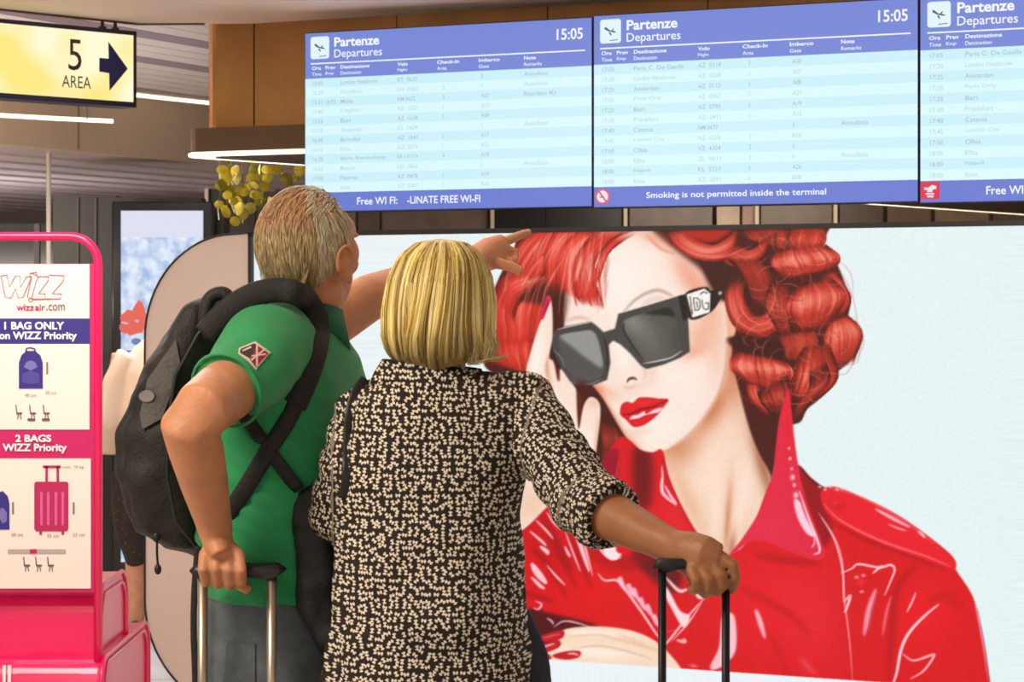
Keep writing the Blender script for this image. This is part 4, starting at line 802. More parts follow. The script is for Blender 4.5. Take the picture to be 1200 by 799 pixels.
# ---------------------------------------------------------------- people
def skin(name, c, bump=.25):
    m = mat(name, c, .5, noise=.10, nscale=26, bump=bump, bscale=140); b = m.node_tree.nodes['Principled BSDF']
    b.inputs['Subsurface Weight'].default_value = .12; b.inputs['Subsurface Radius'].default_value = (.012, .005, .003); return m
def head(mb, c, yaw, pitch, s=1.0, roll=0):
    M = Matrix.Translation(c) @ Matrix.Rotation(-yaw, 4, 'Z') @ Matrix.Rotation(pitch, 4, 'X') @ Matrix.Rotation(roll, 4, 'Y') @ Matrix.Scale(s, 4)
    B = lambda p, r: mb.ball(p, r, M, 24, 14)
    B((0, -.008, .028), (.076, .094, .094)); B((0, .026, -.03), (.062, .064, .082)); B((0, .05, -.088), (.032, .034, .026)); B((0, .055, .045), (.046, .034, .04)); B((-.046, .046, .0), (.022, .034, .034)); B((.046, .046, .0), (.022, .034, .034)); B((-.040, .05, .04), (.022, .032, .03)); B((.040, .05, .04), (.022, .032, .03))
    B((-.034, .066, -.02), (.024, .02, .022)); B((.034, .066, -.02), (.024, .02, .022)); B((0, .076, -.054), (.026, .018, .02)); B((0, .092, -.052), (.019, .007, .0055)); B((0, .091, -.064), (.017, .007, .006))
    B((-.050, .0, -.062), (.012, .03, .03)); B((.050, .0, -.062), (.012, .03, .03))
    mb.tube([M @ Vector(p) for p in ((0, .084, .03), (0, .098, .005), (0, .112, -.022), (0, .1, -.032))], [.008*s, .0095*s, .013*s, .012*s], 10)
    for sx_ in (-1, 1):
        B((sx_*.013, .1, -.028), (.009, .01, .008)); B((sx_*.03, .087, .028), (.022, .008, .006)); B((sx_*.079, -.006, -.012), (.009, .015, .028))
        rim = [M @ Vector((sx_*(.082+.009*max(0, math.sin(t+.6))), -.010+.018*math.cos(t), -.008+.031*math.sin(t))) for t in np.linspace(-1.5, 3.6, 14)]; mb.tube(rim, .0042*s, 8); B((sx_*.082, .004, -.038), (.006, .008, .009))
    return M
def eyes(M, par, c=(60, 70, 80)):
    for sx_ in (-1, 1): MB().ball((sx_*.03, .0795, .010), (.0125, .0095, .0085), M, 16, 10).build('eye', paintm((222, 214, 206), .2), par, smooth=True); MB().ball((sx_*.03, .087, .010), (.0052, .0028, .0052), M, 12, 8).build('iris', paintm(c, .2), par, smooth=True)
def shoe(mb, p, yaw, L=.28, w=.05):
    M = Matrix.Translation(p) @ Matrix.Rotation(-yaw, 4, 'Z'); sl = []
    for t, hw, hh in ((-.3, .02, .05), (-.27, .036, .075), (-.12, .038, .085), (.1, .042, .07), (.35, .05, .05), (.55, .045, .038), (.68, .02, .024)): sl.append((t, hw*w/.05, hh))
    pts = [M @ Vector((0, t*L, hh/2+.008)) for t, hw, hh in sl]; mb.tube(pts, [(hw, hh/2) for t, hw, hh in sl], 18, up=(0, 0, 1)); return M
def sole(p, yaw, par, m, L=.28):
    M = Matrix.Translation(p) @ Matrix.Rotation(-yaw, 4, 'Z'); pts = [(.041*math.cos(t)*(1.15 if math.sin(t) > .2 else .95), .19*L+.5*L*math.sin(t)) for t in np.linspace(0, 2*math.pi, 28, endpoint=False)]
    b = MB().slab(pts, 0, .018); b.v = [tuple(M @ Vector(v)) for v in b.v]; return b.build('sole', m, par)
def strand_mesh(name, strands, m, par, cols=None):
    """strands: list of (points, width, normal guess); thin tapered ribbons with a slight roof profile"""
    V = []; Fc = []; C = []
    for k, (pts, w, nn) in enumerate(strands):
        n = len(pts); base = len(V)
        for i, p in enumerate(pts):
            d = (pts[min(i+1, n-1)]-pts[max(i-1, 0)]).normalized(); o = nn[i] if isinstance(nn, list) else nn; s_ = d.cross(o).normalized(); ww = w*(1-.75*(i/(n-1))**3)
            V += [tuple(p-s_*ww), tuple(p+o*ww*.7), tuple(p+s_*ww)]
            if cols is not None: C += [cols[k][i] if isinstance(cols[k], list) else cols[k]]*3
        for i in range(n-1):
            a = base+3*i; Fc += [(a, a+1, a+4, a+3), (a+1, a+2, a+5, a+4)]
    b = MB(); b.v = V; b.f = Fc; fr = FRAME[par.name].inverted(); me = bpy.data.meshes.new(name); me.from_pydata([tuple(fr @ Vector(v)) for v in V], [], Fc); me.update(); me.shade_smooth(); me.materials.append(m)
    if cols is not None:
        at = me.color_attributes.new('tint', 'FLOAT_COLOR', 'POINT'); a = np.ones((len(V), 4), np.float32); a[:, :3] = lin_np(np.array(C, float)); at.data.foreach_set('color', a.ravel())
    o = bpy.data.objects.new(name, me); COL.objects.link(o); o.parent = par; FRAME[o.name] = FRAME[par.name]; return o
def hairmat(name, rough=.45):
    m = bpy.data.materials.new(name); m.use_nodes = True; b = m.node_tree.nodes['Principled BSDF']; an = m.node_tree.nodes.new('ShaderNodeVertexColor'); an.layer_name = 'tint'
    m.node_tree.links.new(an.outputs[0], b.inputs['Base Color']); b.inputs['Roughness'].default_value = rough; b.inputs['Specular IOR Level'].default_value = .35; return m
# ---- the man -----------------------------------------------------------
YM = 4.15
man = empty('person', (P(335, 0, YM).x, YM, 0), label='man in a green polo shirt and backpack pointing up at the screens', cat='person')
sk = skin('skin_tanned', (196, 134, 96))
def relax(keep, it=14):
    """even out long limbs while faces and hands (centres and radii in keep) stay crisp"""
    def f(co, nn, me):
        e = np.empty(len(me.edges)*2, np.int32); me.edges.foreach_get('vertices', e); e = e.reshape(-1, 2); n = len(co)
        deg = np.bincount(e.ravel(), minlength=n)[:, None]; w = np.ones(n)
        for c, r in keep: w = np.minimum(w, np.clip((np.linalg.norm(co-np.array(c), axis=1)-r)/.03, 0, 1))
        w = w[:, None]*.6; x = co.astype(np.float64)
        for _ in range(it):
            s = np.stack([np.bincount(e[:, 0], x[e[:, 1], k], n)+np.bincount(e[:, 1], x[e[:, 0], k], n) for k in range(3)], 1)/deg; x = x+(s-x)*w
        return x
    return f
hc = P(361, 301, YM)
b = MB()
Mh = head(b, hc, math.radians(31), math.radians(9), .97, math.radians(2))
neck0 = P(352, 395, YM-.01)
b.tube([neck0, P(352, 372, YM), P(356, 345, YM+.005), hc+Vector((0, 0, -.03))], [(.052, .05), (.056, .056), (.055, .057), (.055, .06)], 20)
b.rings([(P(342, 0, YM).x, YM+.0, 1.48, .07, .06, -.9, 1), (P(336, 0, YM).x, YM+.0, 1.40, .10, .12, -.35, .9), (P(334, 0, YM).x, YM+.0, 1.2, .10, .12, -.35, .9), (P(330, 0, YM).x, YM, .98, .09, .11, -.35, .9), (P(325, 0, YM).x, YM, .86, .08, .10, -.35, .9)])
shR = P(300, 432, 3.99); elR = P(221, 490, 3.80); wrR = P(254, 626, 3.93)
b.tube([P(322, 430, 4.05), shR, shR.lerp(elR, .5), elR+Vector((.02, 0, .012)), elR.lerp(wrR, .06)+Vector((-.004, 0, 0)), elR.lerp(wrR, .25), elR.lerp(wrR, .55), elR.lerp(wrR, .85), wrR], [.05, .052, .051, .047, .045, .0445, .039, .031, (.032, .026)], 20)
# fist round the trolley grip
Yh = 3.93
b.tube([wrR, P(257, 640, Yh), P(262, 652, Yh-.005)], [(.032, .025), (.040, .024), (.043, .02)], 16)
fing = [((240, 650), (238, 668), (241, 682), 0), ((253, 646), (253, 667), (255, 684), 0), ((267, 646), (268, 668), (269, 685), 0), ((280, 650), (283, 669), (283, 684), 0)]
for kx, (k0, k1, k2, _) in enumerate(fing):
    b.tube([P(258+(k0[0]-261)*.5, 636, Yh), P(*k0, Yh-.012), P(*k1, Yh-.026), P(k2[0], k2[1]-3, Yh-.012), P(k2[0], k2[1]+1, Yh+.012), P(k2[0], k2[1]-4, Yh+.032)], [.009, .0104, .0094, .009, .0086, .008], 12)
b.tube([P(244, 640, Yh+.01), P(262, 664, Yh+.035), P(280, 684, Yh+.03), P(292, 692, Yh+.018)], [.012, .011, .0105, .008], 12)
# pointing arm
shL = P(352, 402, 4.30); elL = P(432, 349, 4.42); wrL = P(556, 303, 4.68)
b.tube([P(338, 412, 4.22), shL, shL.lerp(elL, .5), elL, elL.lerp(wrL, .25)+Vector((0, 0, -.004)), elL.lerp(wrL, .6), wrL], [.045, .048, .046, .0435, .043, .034, (.031, .024)], 20)
Yp = 4.72
b.tube([wrL, P(572, 298, Yp), P(590, 292, Yp+.03)], [(.030, .024), (.026, .033), (.020, .031)], 16)
b.tube([P(572, 290, Yp), P(592, 283, Yp+.03), P(606, 277, Yp+.06), P(615, 273.5, Yp+.08), P(622, 271, Yp+.09)], [.0105, .0105, .0092, .0086, .0075], 12)
b.tube([P(578, 295, Yp), P(594, 292, Yp+.02), P(604, 296, Yp+.03), P(603, 305, Yp+.02), P(597, 306, Yp)], [.0105, .0105, .0098, .009, .008], 12)
b.tube([P(578, 303, Yp), P(592, 300, Yp+.03), P(600, 304, Yp+.045), P(598, 311, Yp+.04), P(592, 311, Yp+.02)], [.0105, .010, .0095, .009, .008], 12)
b.tube([P(576, 308, Yp), P(588, 306, Yp+.05), P(595, 309, Yp+.06), P(592, 315, Yp+.05)], [.010, .0095, .009, .008], 12)
b.tube([P(570, 306, Yp-.01), P(586, 309, Yp-.02), P(600, 312, Yp-.02), P(612, 319, Yp-.02)], [.014, .0115, .0098, .0085], 12)
# legs inside the jeans
for (hx, hy, fx, fy) in ((P(300, 0, YM).x, YM-.09, -.46, 4.02), (P(352, 0, YM).x, YM+.09, -.34, 4.34)):
    b.tube([(hx, hy, .92), ((hx+fx)/2+.02, (hy+fy)/2, .5), (fx-.02, fy, .12), (fx-.02, fy, .07)], [.06, .042, .035, .035], 14)
bodym = fuse(b, 'body', .0032, 2, sk, man, relax([(hc, .14), (P(262, 665, 3.93), .06), (P(596, 295, 4.74), .075)])); eyes(Mh, man)
# polo shirt
gm = mat('polo_green', (26, 148, 86), .75, noise=.10, nscale=18, bump=.5, bscale=420, sheen=.2)
b = MB(); yw = -.32
def px_(x): return P(x, 0, YM).x
b.rings([(px_(334), YM, 1.062, .138, .166, yw, .92), (px_(331), YM, 1.10, .140, .168, yw, .92), (px_(328), YM, 1.18, .146, .168, yw, .9), (px_(331), YM, 1.30, .142, .175, yw, .9), (px_(334), YM+.01, 1.40, .128, .185, yw, .9), (px_(340), YM+.01, 1.465, .105, .155, yw, .95), (px_(346), YM+.01, 1.515, .082, .09, yw, 1)], 40)
ue = shR.lerp(elR, .60)
b.tube([P(332, 400, 4.09), P(316, 408, 4.04), P(299, 424, 3.99), shR.lerp(elR, .25), shR.lerp(elR, .46)], [.070, .078, .074, .067, .062], 24)
b.tube([P(345, 402, 4.2), shL, shL.lerp(elL, .35)], [.078, .074, .062], 24)
def folds(amp, sc, seed, ax=None):
    def f(co, nn, me):
        d = vnoise(co*np.array(sc)*.9+3, seed)+.55*vnoise(co*np.array(sc)*2.1+9, seed+1)
        return co+nn*(d*amp)[:, None]
    return f
def polo_post(co, nn, me):
    el = np.array(elR); s_ = np.array(shR)
    t = co-np.array([[s_[0], s_[1], s_[2]]]); g_ = (co[:, 0]*.75+co[:, 2]*1.0)
    d = .0060*np.sin(g_*150+9*vnoise(co*7, 2))*np.clip(.5+2*vnoise(co*6, 12), 0, 1)*np.clip((1.5-co[:, 2])*3, 0, 1)*np.clip((co[:, 2]-1.1)*4, .3, 1)+.016*vnoise(co*np.array([9, 9, 5]), 4)+.006*vnoise(co*22, 8)
    return co+nn*d[:, None]
polo = fuse(b, 'polo_shirt', .007, 5, gm, man, polo_post)
# sleeve hem, collar, patch
ax = (elR-shR).normalized(); cu = shR.lerp(elR, .452); sd_ = ax.cross(Vector((0, 0, 1))).normalized(); up_ = sd_.cross(ax)
MB().tube([cu+sd_*(.0625*math.cos(t))+up_*(.0625*math.sin(t)) for t in np.linspace(0, 2*math.pi, 28, endpoint=False)], .0028, 6, closed=True).build('sleeve_hem', gm, polo, smooth=True)
cc = P(350, 378, YM+.01); tl = Matrix.Translation(cc) @ Matrix.Rotation(-math.radians(70), 4, 'Z') @ Matrix.Rotation(math.radians(-14), 4, 'X'); cb = MB(); n = 40; V_ = []
for k in range(n+1):
    a = math.radians(-62+304*k/n); a2 = a; open_ = abs(k/n-.5)*2
    for (rr_, zz) in ((.066, .0), (.066, .034), (.070, .038), (.082+.018*open_**3, .004-.03*open_**4), (.078+.018*open_**3, .002-.03*open_**4)): V_.append(tl @ Vector((-rr_*math.sin(a-math.pi/2)*-1, rr_*math.cos(a-math.pi/2)*-1, zz)))
cb.v = [tuple(v) for v in V_]; cb.f = [(k*5+j, (k+1)*5+j, (k+1)*5+j+1, k*5+j+1) for k in range(n) for j in range(4)]+[(k*5+4, (k+1)*5+4, (k+1)*5, k*5) for k in range(n)]
COLL = cb.build('collar', mat('collar_green', (18, 104, 74), .8, bump=.4, bscale=300), polo, smooth=True)
def patch_on(cx, cy, Y, poly, m, name, par, lift):
    pts = [P(cx+x, cy+y, Y-lift) for x, y in poly]; k_ = MB(); n_ = len(pts); o_ = Vector((0, .006, 0)); k_.add(pts+[p+o_ for p in pts], [tuple(range(n_)), tuple(range(2*n_-1, n_-1, -1))]+[(i, (i+1) % n_, (i+1) % n_+n_, i+n_) for i in range(n_)]); return k_.build(name, m, par)
dg = bpy.context.evaluated_depsgraph_get()
def hitY(px, py, ob):
    fr = FRAME[ob.name].inverted(); o_ = fr @ Vector((0, 0, EYE)); d_ = (P(px, py, 1)-Vector((0, 0, EYE))).normalized(); ok, loc, nrm, _ = ob.ray_cast(o_, d_)
    return (FRAME[ob.name] @ loc).y if ok else None
bpy.context.view_layer.update()
def drape(poly, m, name, par, ob, lift=.002, sub=3):
    """sew a flat cut of cloth on to the surface: every point takes the depth of the garment below"""
    bm = bmesh.new(); vs = [bm.verts.new((x, y, 0)) for x, y in poly]; bm.faces.new(vs); bmesh.ops.triangulate(bm, faces=bm.faces[:]); bmesh.ops.subdivide_edges(bm, edges=bm.edges[:], cuts=sub, use_grid_fill=True)
    last = 4.0; out = []
    for v in bm.verts:
        ys_ = [y for y in (hitY(v.co.x, v.co.y, o_) for o_ in (ob if isinstance(ob, tuple) else (ob,))) if y]; out.append(min(ys_) if ys_ else None)
    g_ = [y for y in out if y]; mean = sum(g_)/max(1, len(g_)) if g_ else 4.0
    vv = [P(v.co.x, v.co.y, (y or mean)-lift) for v, y in zip(bm.verts, out)]; bm.verts.index_update(); k_ = MB().add(vv, [tuple(v.index for v in f.verts) for f in bm.faces]); bm.free(); o = k_.build(name, m, par)
    sd2 = o.modifiers.new('s', 'SOLIDIFY'); sd2.thickness = .0015; sd2.offset = 0; return o
drape([(280, 408), (299, 400), (317, 413), (300, 433), (292, 424), (279, 414)], mat('patch_border', (214, 196, 190), .7), 'sleeve_patch', polo, polo, .003)
drape([(282, 409), (298, 402.5), (300, 404), (293, 420), (281, 413)], mat('patch_dark', (58, 50, 48), .7), 'patch_field', polo, polo, .0045); drape([(300, 404), (314.5, 413.5), (300, 430), (293, 421)], mat('patch_red', (150, 24, 44), .7), 'patch_field', polo, polo, .0045)
for q in ([(300, 405), (302, 404.5), (302, 429), (300, 429)], [(294, 418), (295, 416.5), (312, 414), (311, 416)], [(294, 421), (309, 409), (310, 410.5), (295, 423)]): drape(q, bpy.data.materials['patch_border'], 'patch_stitch', polo, polo, .0055, 1)
drape([(284, 410.5), (294, 405.5), (294.6, 407.5), (284.6, 412)], bpy.data.materials['patch_border'], 'patch_stitch', polo, polo, .0055, 1)
# jeans
jm = mat('jeans_grey_blue', (92, 102, 108), .85, noise=.22, nscale=30, bump=.4, bscale=300)
b = MB(); b.rings([(px_(326), YM, .70, .115, .165, yw, .9), (px_(326), YM, .86, .125, .168, yw, .9), (px_(327), YM, 1.05, .124, .158, yw, .9), (px_(328), YM, 1.13, .118, .150, yw, .9)], 32)
for (hx, hy, fx, fy) in ((P(300, 0, YM).x-.01, YM-.085, -.46, 4.02), (P(352, 0, YM).x+.01, YM+.085, -.34, 4.34)):
    b.tube([(hx, hy, .90), (hx, hy, .78), ((hx+fx)/2+.02, (hy+fy)/2, .5), (fx-.02, fy, .13), (fx-.02, fy, .07)], [.105, .098, .078, .066, .070], 20)
def jf(co, nn, me): return co+nn*((.014*vnoise(co*np.array([14, 14, 7]), 5)+.007*vnoise(co*np.array([34, 34, 14]), 9)))[:, None]
jn = fuse(b, 'jeans', .009, 3, jm, man, jf); bpy.context.view_layer.update()
for i, (x, y) in enumerate(((-.48, 4.0), (-.36, 4.32))):
    q = MB(); shoe(q, Vector((x, y-.02, .008)), math.radians(70)); o = fuse(q, 'shoe', .006, 2, mat('shoe_leather', (74, 60, 52), .5) if not i else bpy.data.materials['shoe_leather'], man); sole(Vector((x, y-.02, 0)), math.radians(70), o, paintm((226, 220, 210), .6))
drape([(266, 752), (299, 754), (299, 812), (262, 806)], mat('jeans_pocket', (84, 93, 98), .9, noise=.15, nscale=60), 'pocket', jn, jn, .003)
drape([(317, 706), (320, 706), (318, 815), (315, 815)], bpy.data.materials['jeans_pocket'], 'seam', jn, jn, .003)
# short grey-blond hair
hm_ = hairmat('hair_short', .55); st_ = []; cl_ = []; R_ = random.Random(5)
sc_ = (.0775, .0955, .0955); c0_ = Vector((0, -.008, .028)); Mi = Mh.to_3x3()
for k in range(9500):
    u = R_.uniform(-1, 1); th = R_.uniform(0, 2*math.pi); q = math.sqrt(1-u*u); d = Vector((q*math.cos(th), q*math.sin(th), u)); x, y, z = d
    az = abs(math.atan2(x, -y))           # 0 at the back of the head
    lowlim = -.66 if az < 1.0 else (-.66+(az-1.0)*.9)
    if u < lowlim or (az > 1.75 and u < .62 and not (az < 2.15 and u > -.05)) or (y > .75): continue
    top = u > .42 and az < 1.9 and R_.random() < .55*min(1, (u-.42)/.3)
    if top: continue
    if .35 < math.hypot(x+.15, y+.10)+0 and False: continue
    p0 = c0_+Vector((x*sc_[0], y*sc_[1], z*sc_[2])); fall = Vector((-x*.2+R_.uniform(-.14, .14)+.25*math.sin(th*3), .15+R_.uniform(-.1, .1), -1 if u < .6 else -.35)); fall = (fall-d*fall.dot(d)).normalized()
    if u > .6: fall = (Vector((x*.6+R_.uniform(-.3, .3), -.8, 0))-d*Vector((x*.6, -.8, 0)).dot(d)).normalized()
    L = R_.uniform(.016, .030); lift = R_.uniform(.001, .0040); nn = [(Mi @ d).normalized()]*4
    pts = [Mh @ (p0+d*(lift*t)+fall*(L*t)) for t in (0, .35, .7, 1)]
    # keep to the curved skull
    pts = []
    for t in (0, .33, .66, 1):
        e_ = (d+fall*(L*t/.09)).normalized(); zz = e_.z
        pp = c0_+Vector((e_.x*sc_[0], e_.y*sc_[1], zz*sc_[2]))+e_*(.001+lift*math.sin(1.6*t)); 
        if zz < -.45: pp = Vector((pp.x, min(pp.y, -.075+.0*zz) if az < .8 else pp.y, pp.z))
        pts.append(Mh @ pp)
    st_.append((pts, R_.uniform(.0006, .0011), nn)); g = R_.random(); base = (166, 146, 104) if z < .45 else (172, 134, 98)
    if az > 1.0: base = (196, 184, 156)
    f_ = .72+.5*g; cl_.append(tuple(min(255, v*f_) for v in base))
strand_mesh('hair', st_, hm_, man, cl_)
def sm_(pts, n=5):
    a = curve([tuple(p) for p in pts], False, n); return [Vector(p) for p in a]
# ---- backpack -----------------------------------------------------------
bp = empty('backpack', (P(225, 0, 4.2).x, 4.2, P(0, 648, 4.2).z), label='black backpack with grey mesh pocket worn by the man in green', cat='backpack')
nb = mat('nylon_black', (22, 20, 21), .62, noise=.25, nscale=60, bump=.5, bscale=260); ng = mat('mesh_grey', (84, 82, 80), .7, noise=.2, nscale=200, bump=.5, bscale=500)
YB = 4.17
def C_(x, y, Y=YB): return P(x, y, Y)
b = MB(); sl_ = []
for (py, xc, hx, hy) in ((648, 245, .012, .06), (636, 236, .045, .11), (610, 222, .066, .135), (560, 219, .078, .15), (500, 218, .082, .155), (450, 224, .075, .15), (415, 232, .060, .14), (385, 243, .046, .125), (362, 256, .030, .10), (350, 262, .012, .06)):
    p = C_(xc, py); sl_.append((p.x, p.y, p.z, hx, hy, -.25, .75))
b.rings(sl_[::-1], 32)
def bf(co, nn, me): return co+nn*((.022*vnoise(co*np.array([11, 11, 16]), 21)+.012*vnoise(co*26, 23)+.005*vnoise(co*55, 24)))[:, None]
bag = fuse(b, 'main_compartment', .007, 3, nb, bp, bf)
b = MB(); sl_ = []
for (py, xc, hx, hy) in ((620, 196, .02, .08), (590, 186, .036, .10), (540, 181, .042, .11), (480, 186, .040, .11), (440, 196, .030, .10), (418, 208, .012, .07)): p = C_(xc, py, YB-.01); sl_.append((p.x, p.y, p.z, hx, hy, -.25, .8))
b.rings(sl_[::-1], 28); fp = fuse(b, 'front_pocket', .007, 3, nb, bp, bf)
bpy.context.view_layer.update()
drape([(206, 398), (212, 430), (190, 490), (167, 503), (164, 486), (173, 445)], ng, 'mesh_pocket', bp, (fp, bag), .006, 4)
drape([(176+10*math.cos(t)*.9-4, 464+7*math.sin(t)+0) for t in np.linspace(0, 2*math.pi, 14, endpoint=False)], mat('oval_badge', (126, 122, 120), .6), 'badge', bp, (fp, bag), .010, 1)
# side seam piping and zip pull cords
for off_, r0 in ((0, .0035),):
    MB().tube([C_(x, y, YB-.16) for x, y in ((262, 360), (232, 392), (206, 440), (196, 500), (196, 560), (206, 610), (232, 642))], .0035, 8).build('piping', mat('piping_black', (16, 15, 16), .5), bp, smooth=True)
MB().tube([C_(x, y, YB-.1) for x, y in ((170, 470), (164, 500), (171, 512), (163, 530), (168, 545))], .0022, 6).build('elastic_cord', bpy.data.materials['piping_black'], bp)
q = MB(); q.tube([C_(x, y, YB-.12) for x, y in ((178, 608), (181, 618), (184, 630), (184, 648), (185, 662))], .0022, 6).ball(C_(185, 667, YB-.12), (.006, .006, .009)).ball(C_(183, 629, YB-.12), (.007, .006, .009)); q.build('zip_cord', bpy.data.materials['piping_black'], bp)
# grab loop
q = MB(); q.tube(sm_([C_(x, y, YB-.14) for x, y in ((270, 352), (262, 344), (250, 346), (243, 356), (241, 376), (247, 396))]), (.012, .014), 10, up=(0, 1, 0)); q.build('grab_loop', nb, bp, smooth=True)
def strap(pts, hw, th, name, m, par, up=(0, -1, 0)): return MB().tube(pts, (hw, th), 12, up=up).build(name, m, par, smooth=True)
def strap_on(pix, lift, hw, th, name, m, par, ob, fb=None):
    pts = []
    ys = [min([h_ for h_ in (hitY(x, y, o_) for o_ in (ob if isinstance(ob, tuple) else (ob,))) if h_] or [0]) or None for x, y in pix]
    for i, ((x, y), d) in enumerate(zip(pix, ys)):
        if d is None:
            d = fb if fb else ys[min((abs(k-i), k) for k in range(len(ys)) if ys[k])[1]]+.015
        pts.append(P(x, y, d-lift))
    return strap(sm_(pts), hw, th, name, m, par)
pad = mat('strap_padding', (28, 26, 27), .75, bump=.5, bscale=200)
strap_on([(240, 392), (258, 372), (280, 354), (304, 343), (328, 340), (348, 344), (362, 354), (371, 368), (374, 386), (371, 408), (364, 432), (355, 454), (346, 474)], .007, .0205, .009, 'shoulder_strap', pad, bp, (polo, COLL), 4.02)
strap_on([(350, 466), (336, 494), (318, 522), (300, 552), (284, 578), (270, 598), (258, 612)], .005, .0145, .005, 'webbing_strap', nb, bp, polo)
strap_on([(286, 486), (304, 512), (326, 542), (350, 574)], .004, .012, .004, 'cross_strap', nb, bp, polo)
q = MB(); q.tube(sm_([C_(x, y, 4.0) for x, y in ((232, 640), (228, 690), (227, 740), (229, 800), (228, 860))]), (.0055, .0018), 8, up=(0, 1, 0)); q.build('hanging_webbing', nb, bp)
# ---- man's trolley case -------------------------------------------------
def trolley(name, label, px0, px1, Yt, pyt, tubem, gripm, casem, tr, gr, depth=.2, zc=.62, gx=(0, 0)):
    a = P(px0, pyt, Yt); c = P(px1, pyt, Yt); e = empty(name, ((a.x+c.x)/2, Yt+.05, 0), label=label, cat='suitcase'); gz = a.z
    for x in (a.x, c.x): MB().tube([(x, Yt, zc-.02), (x, Yt, gz)], tr, 14).build('telescopic_tube', tubem, e, smooth=True)
    q = MB(); q.tube([(a.x-gx[0], Yt, gz-.003), (a.x-gx[0]*.7, Yt, gz+.002), ((a.x*3+c.x)/4, Yt, gz+.004), ((a.x+c.x)/2, Yt, gz+.005), ((a.x+c.x*3)/4, Yt, gz+.004), (c.x+gx[1]*.7, Yt, gz+.002), (c.x+gx[1], Yt, gz-.003)], gr, 16, up=(0, 0, 1)); q.build('grip', gripm, e, smooth=True)
    mx = (a.x+c.x)/2; Y0, Y1 = Yt-depth, Yt+.022; MB().box(mx-.19, Y0, .06, mx+.19, Y1, zc, bevel=.035).build('shell', casem, e, smooth=False)
    rb = MB()
    for k in range(5): x = mx-.14+.07*k; rb.box(x-.012, Y0-.004, .12, x+.012, Y1+.004, zc-.05, bevel=.003)
    rb.build('rib', casem, e)
    for sx_ in (-.15, .15):
        for sy_ in (.05-depth, -.02): MB().tube([(mx+sx_-.012, Yt+sy_, .03), (mx+sx_+.012, Yt+sy_, .03)], .03, 18).build('wheel', paintm((24, 24, 26), .5), e); MB().box(mx+sx_-.02, Yt+sy_-.02, .045, mx+sx_+.02, Yt+sy_+.02, .075).build('caster', paintm((40, 40, 44), .5), e)
    return e
alu = mat('brushed_alloy', (176, 166, 150), .35, metal=.85, noise=.05, nscale=60)
trolley('suitcase', 'suitcase held by the man, twin silver handle tubes with black grip', 237.5, 318.5, 3.95, 671, alu, mat('grip_black', (30, 28, 29), .4), mat('case_navy', (34, 38, 52), .4), .0085, [(.016, .012), (.018, .014), (.0165, .0125), (.0165, .0125), (.0165, .0125), (.0185, .015), (.018, .016)], gx=(.012, .012))
# ---- the woman ----------------------------------------------------------
YW = 3.95
wo = empty('person', (P(510, 0, YW).x, YW, 0), label='woman with blond bob in a black and white patterned tunic, seen from behind', cat='person')
skw = skin('skin_brown_tan', (158, 104, 66))
b = MB(); hw = P(512, 369, YW+.01); Mw = head(b, hw, math.radians(14), math.radians(8), .86)
b.tube([P(508, 462, YW+.0), P(510, 425, YW), hw+Vector((0, 0, -.03))], [(.066, .06), (.05, .05), (.05, .052)], 18)
b.rings([(P(508, 0, YW).x, YW, 1.41, .07, .05, 0, 1), (P(508, 0, YW).x, YW, 1.34, .12, .07, 0, .9), (P(506, 0, YW).x, YW, 1.1, .12, .09, 0, .9), (P(506, 0, YW).x, YW, .9, .13, .10, 0, .9)])
sR_ = P(612, 476, 3.96); eR_ = P(686, 590, 3.80); wR_ = P(789, 641, 3.645)
b.tube([P(565, 490, 3.97), sR_, eR_, eR_.lerp(wR_, .35), eR_.lerp(wR_, .75), wR_], [.035, .042, .041, .038, .030, (.024, .028)], 18)
Yg = 3.60
b.tube([wR_, P(808, 648, Yg+.02), P(826, 655, Yg), P(842, 660, Yg-.005)], [(.024, .027), (.026, .034), (.024, .036), (.018, .03)], 16)
wf = [((847, 654), (860, 662), (862, 677), (857, 691)), ((836, 661), (846, 673), (847, 687), (840, 694)), ((824, 667), (831, 679), (831, 691), (826, 696)), ((811, 669), (816, 680), (816, 689), (812, 692))]
for kx, (k0, k1, k2, k3) in enumerate(wf):
    b.tube([P(820+(k0[0]-832)*.4, 654+(k0[1]-660)*.4, Yg), P(*k0, Yg-.012), P(*k1, Yg-.022), P(*k2, Yg-.018), P(*k3, Yg+.004), P(k3[0]-3, k3[1]-7, Yg+.016)], [.0090, .0096, .0086, .0082, .0078, .0070], 12)
b.tube([P(806, 652, Yg+.02), P(806, 668, Yg+.03), P(814, 680, Yg+.028), P(828, 684, Yg+.022)], [.013, .011, .0095, .008], 12)
sL_ = P(428, 480, 3.97); eL_ = P(396, 606, 3.98); wL_ = P(425, 640, 4.17)
b.tube([P(465, 490, 3.97), sL_, eL_, eL_.lerp(wL_, .5), wL_], [.035, .04, .038, .033, .025], 18)
b.tube([wL_, wL_+Vector((.03, .05, .0)), wL_+Vector((.045, .08, -.01))], [(.025, .02), (.036, .015), (.034, .013)], 14)
for i in range(4): o_ = wL_+Vector((.045, .08, .016-.017*i)); b.tube([o_, o_+Vector((.02, .03, -.004)), o_+Vector((.035, .035, -.012)), o_+Vector((.03, .02, -.02))], [.0092, .009, .0085, .0075], 10)
b.tube([wL_+Vector((.02, .03, .02)), wL_+Vector((.05, .04, .035)), wL_+Vector((.07, .05, .03))], [.012, .0105, .008], 10)
for (hx, fx, fy) in ((-.055, -.25, 3.90), (.055, -.0, 4.02)):
    hx += P(508, 0, YW).x; b.tube([(hx, YW, .9), ((hx+fx)/2, (YW+fy)/2, .48), (fx, fy, .12), (fx, fy, .06)], [.075, .05, .036, .036], 14)
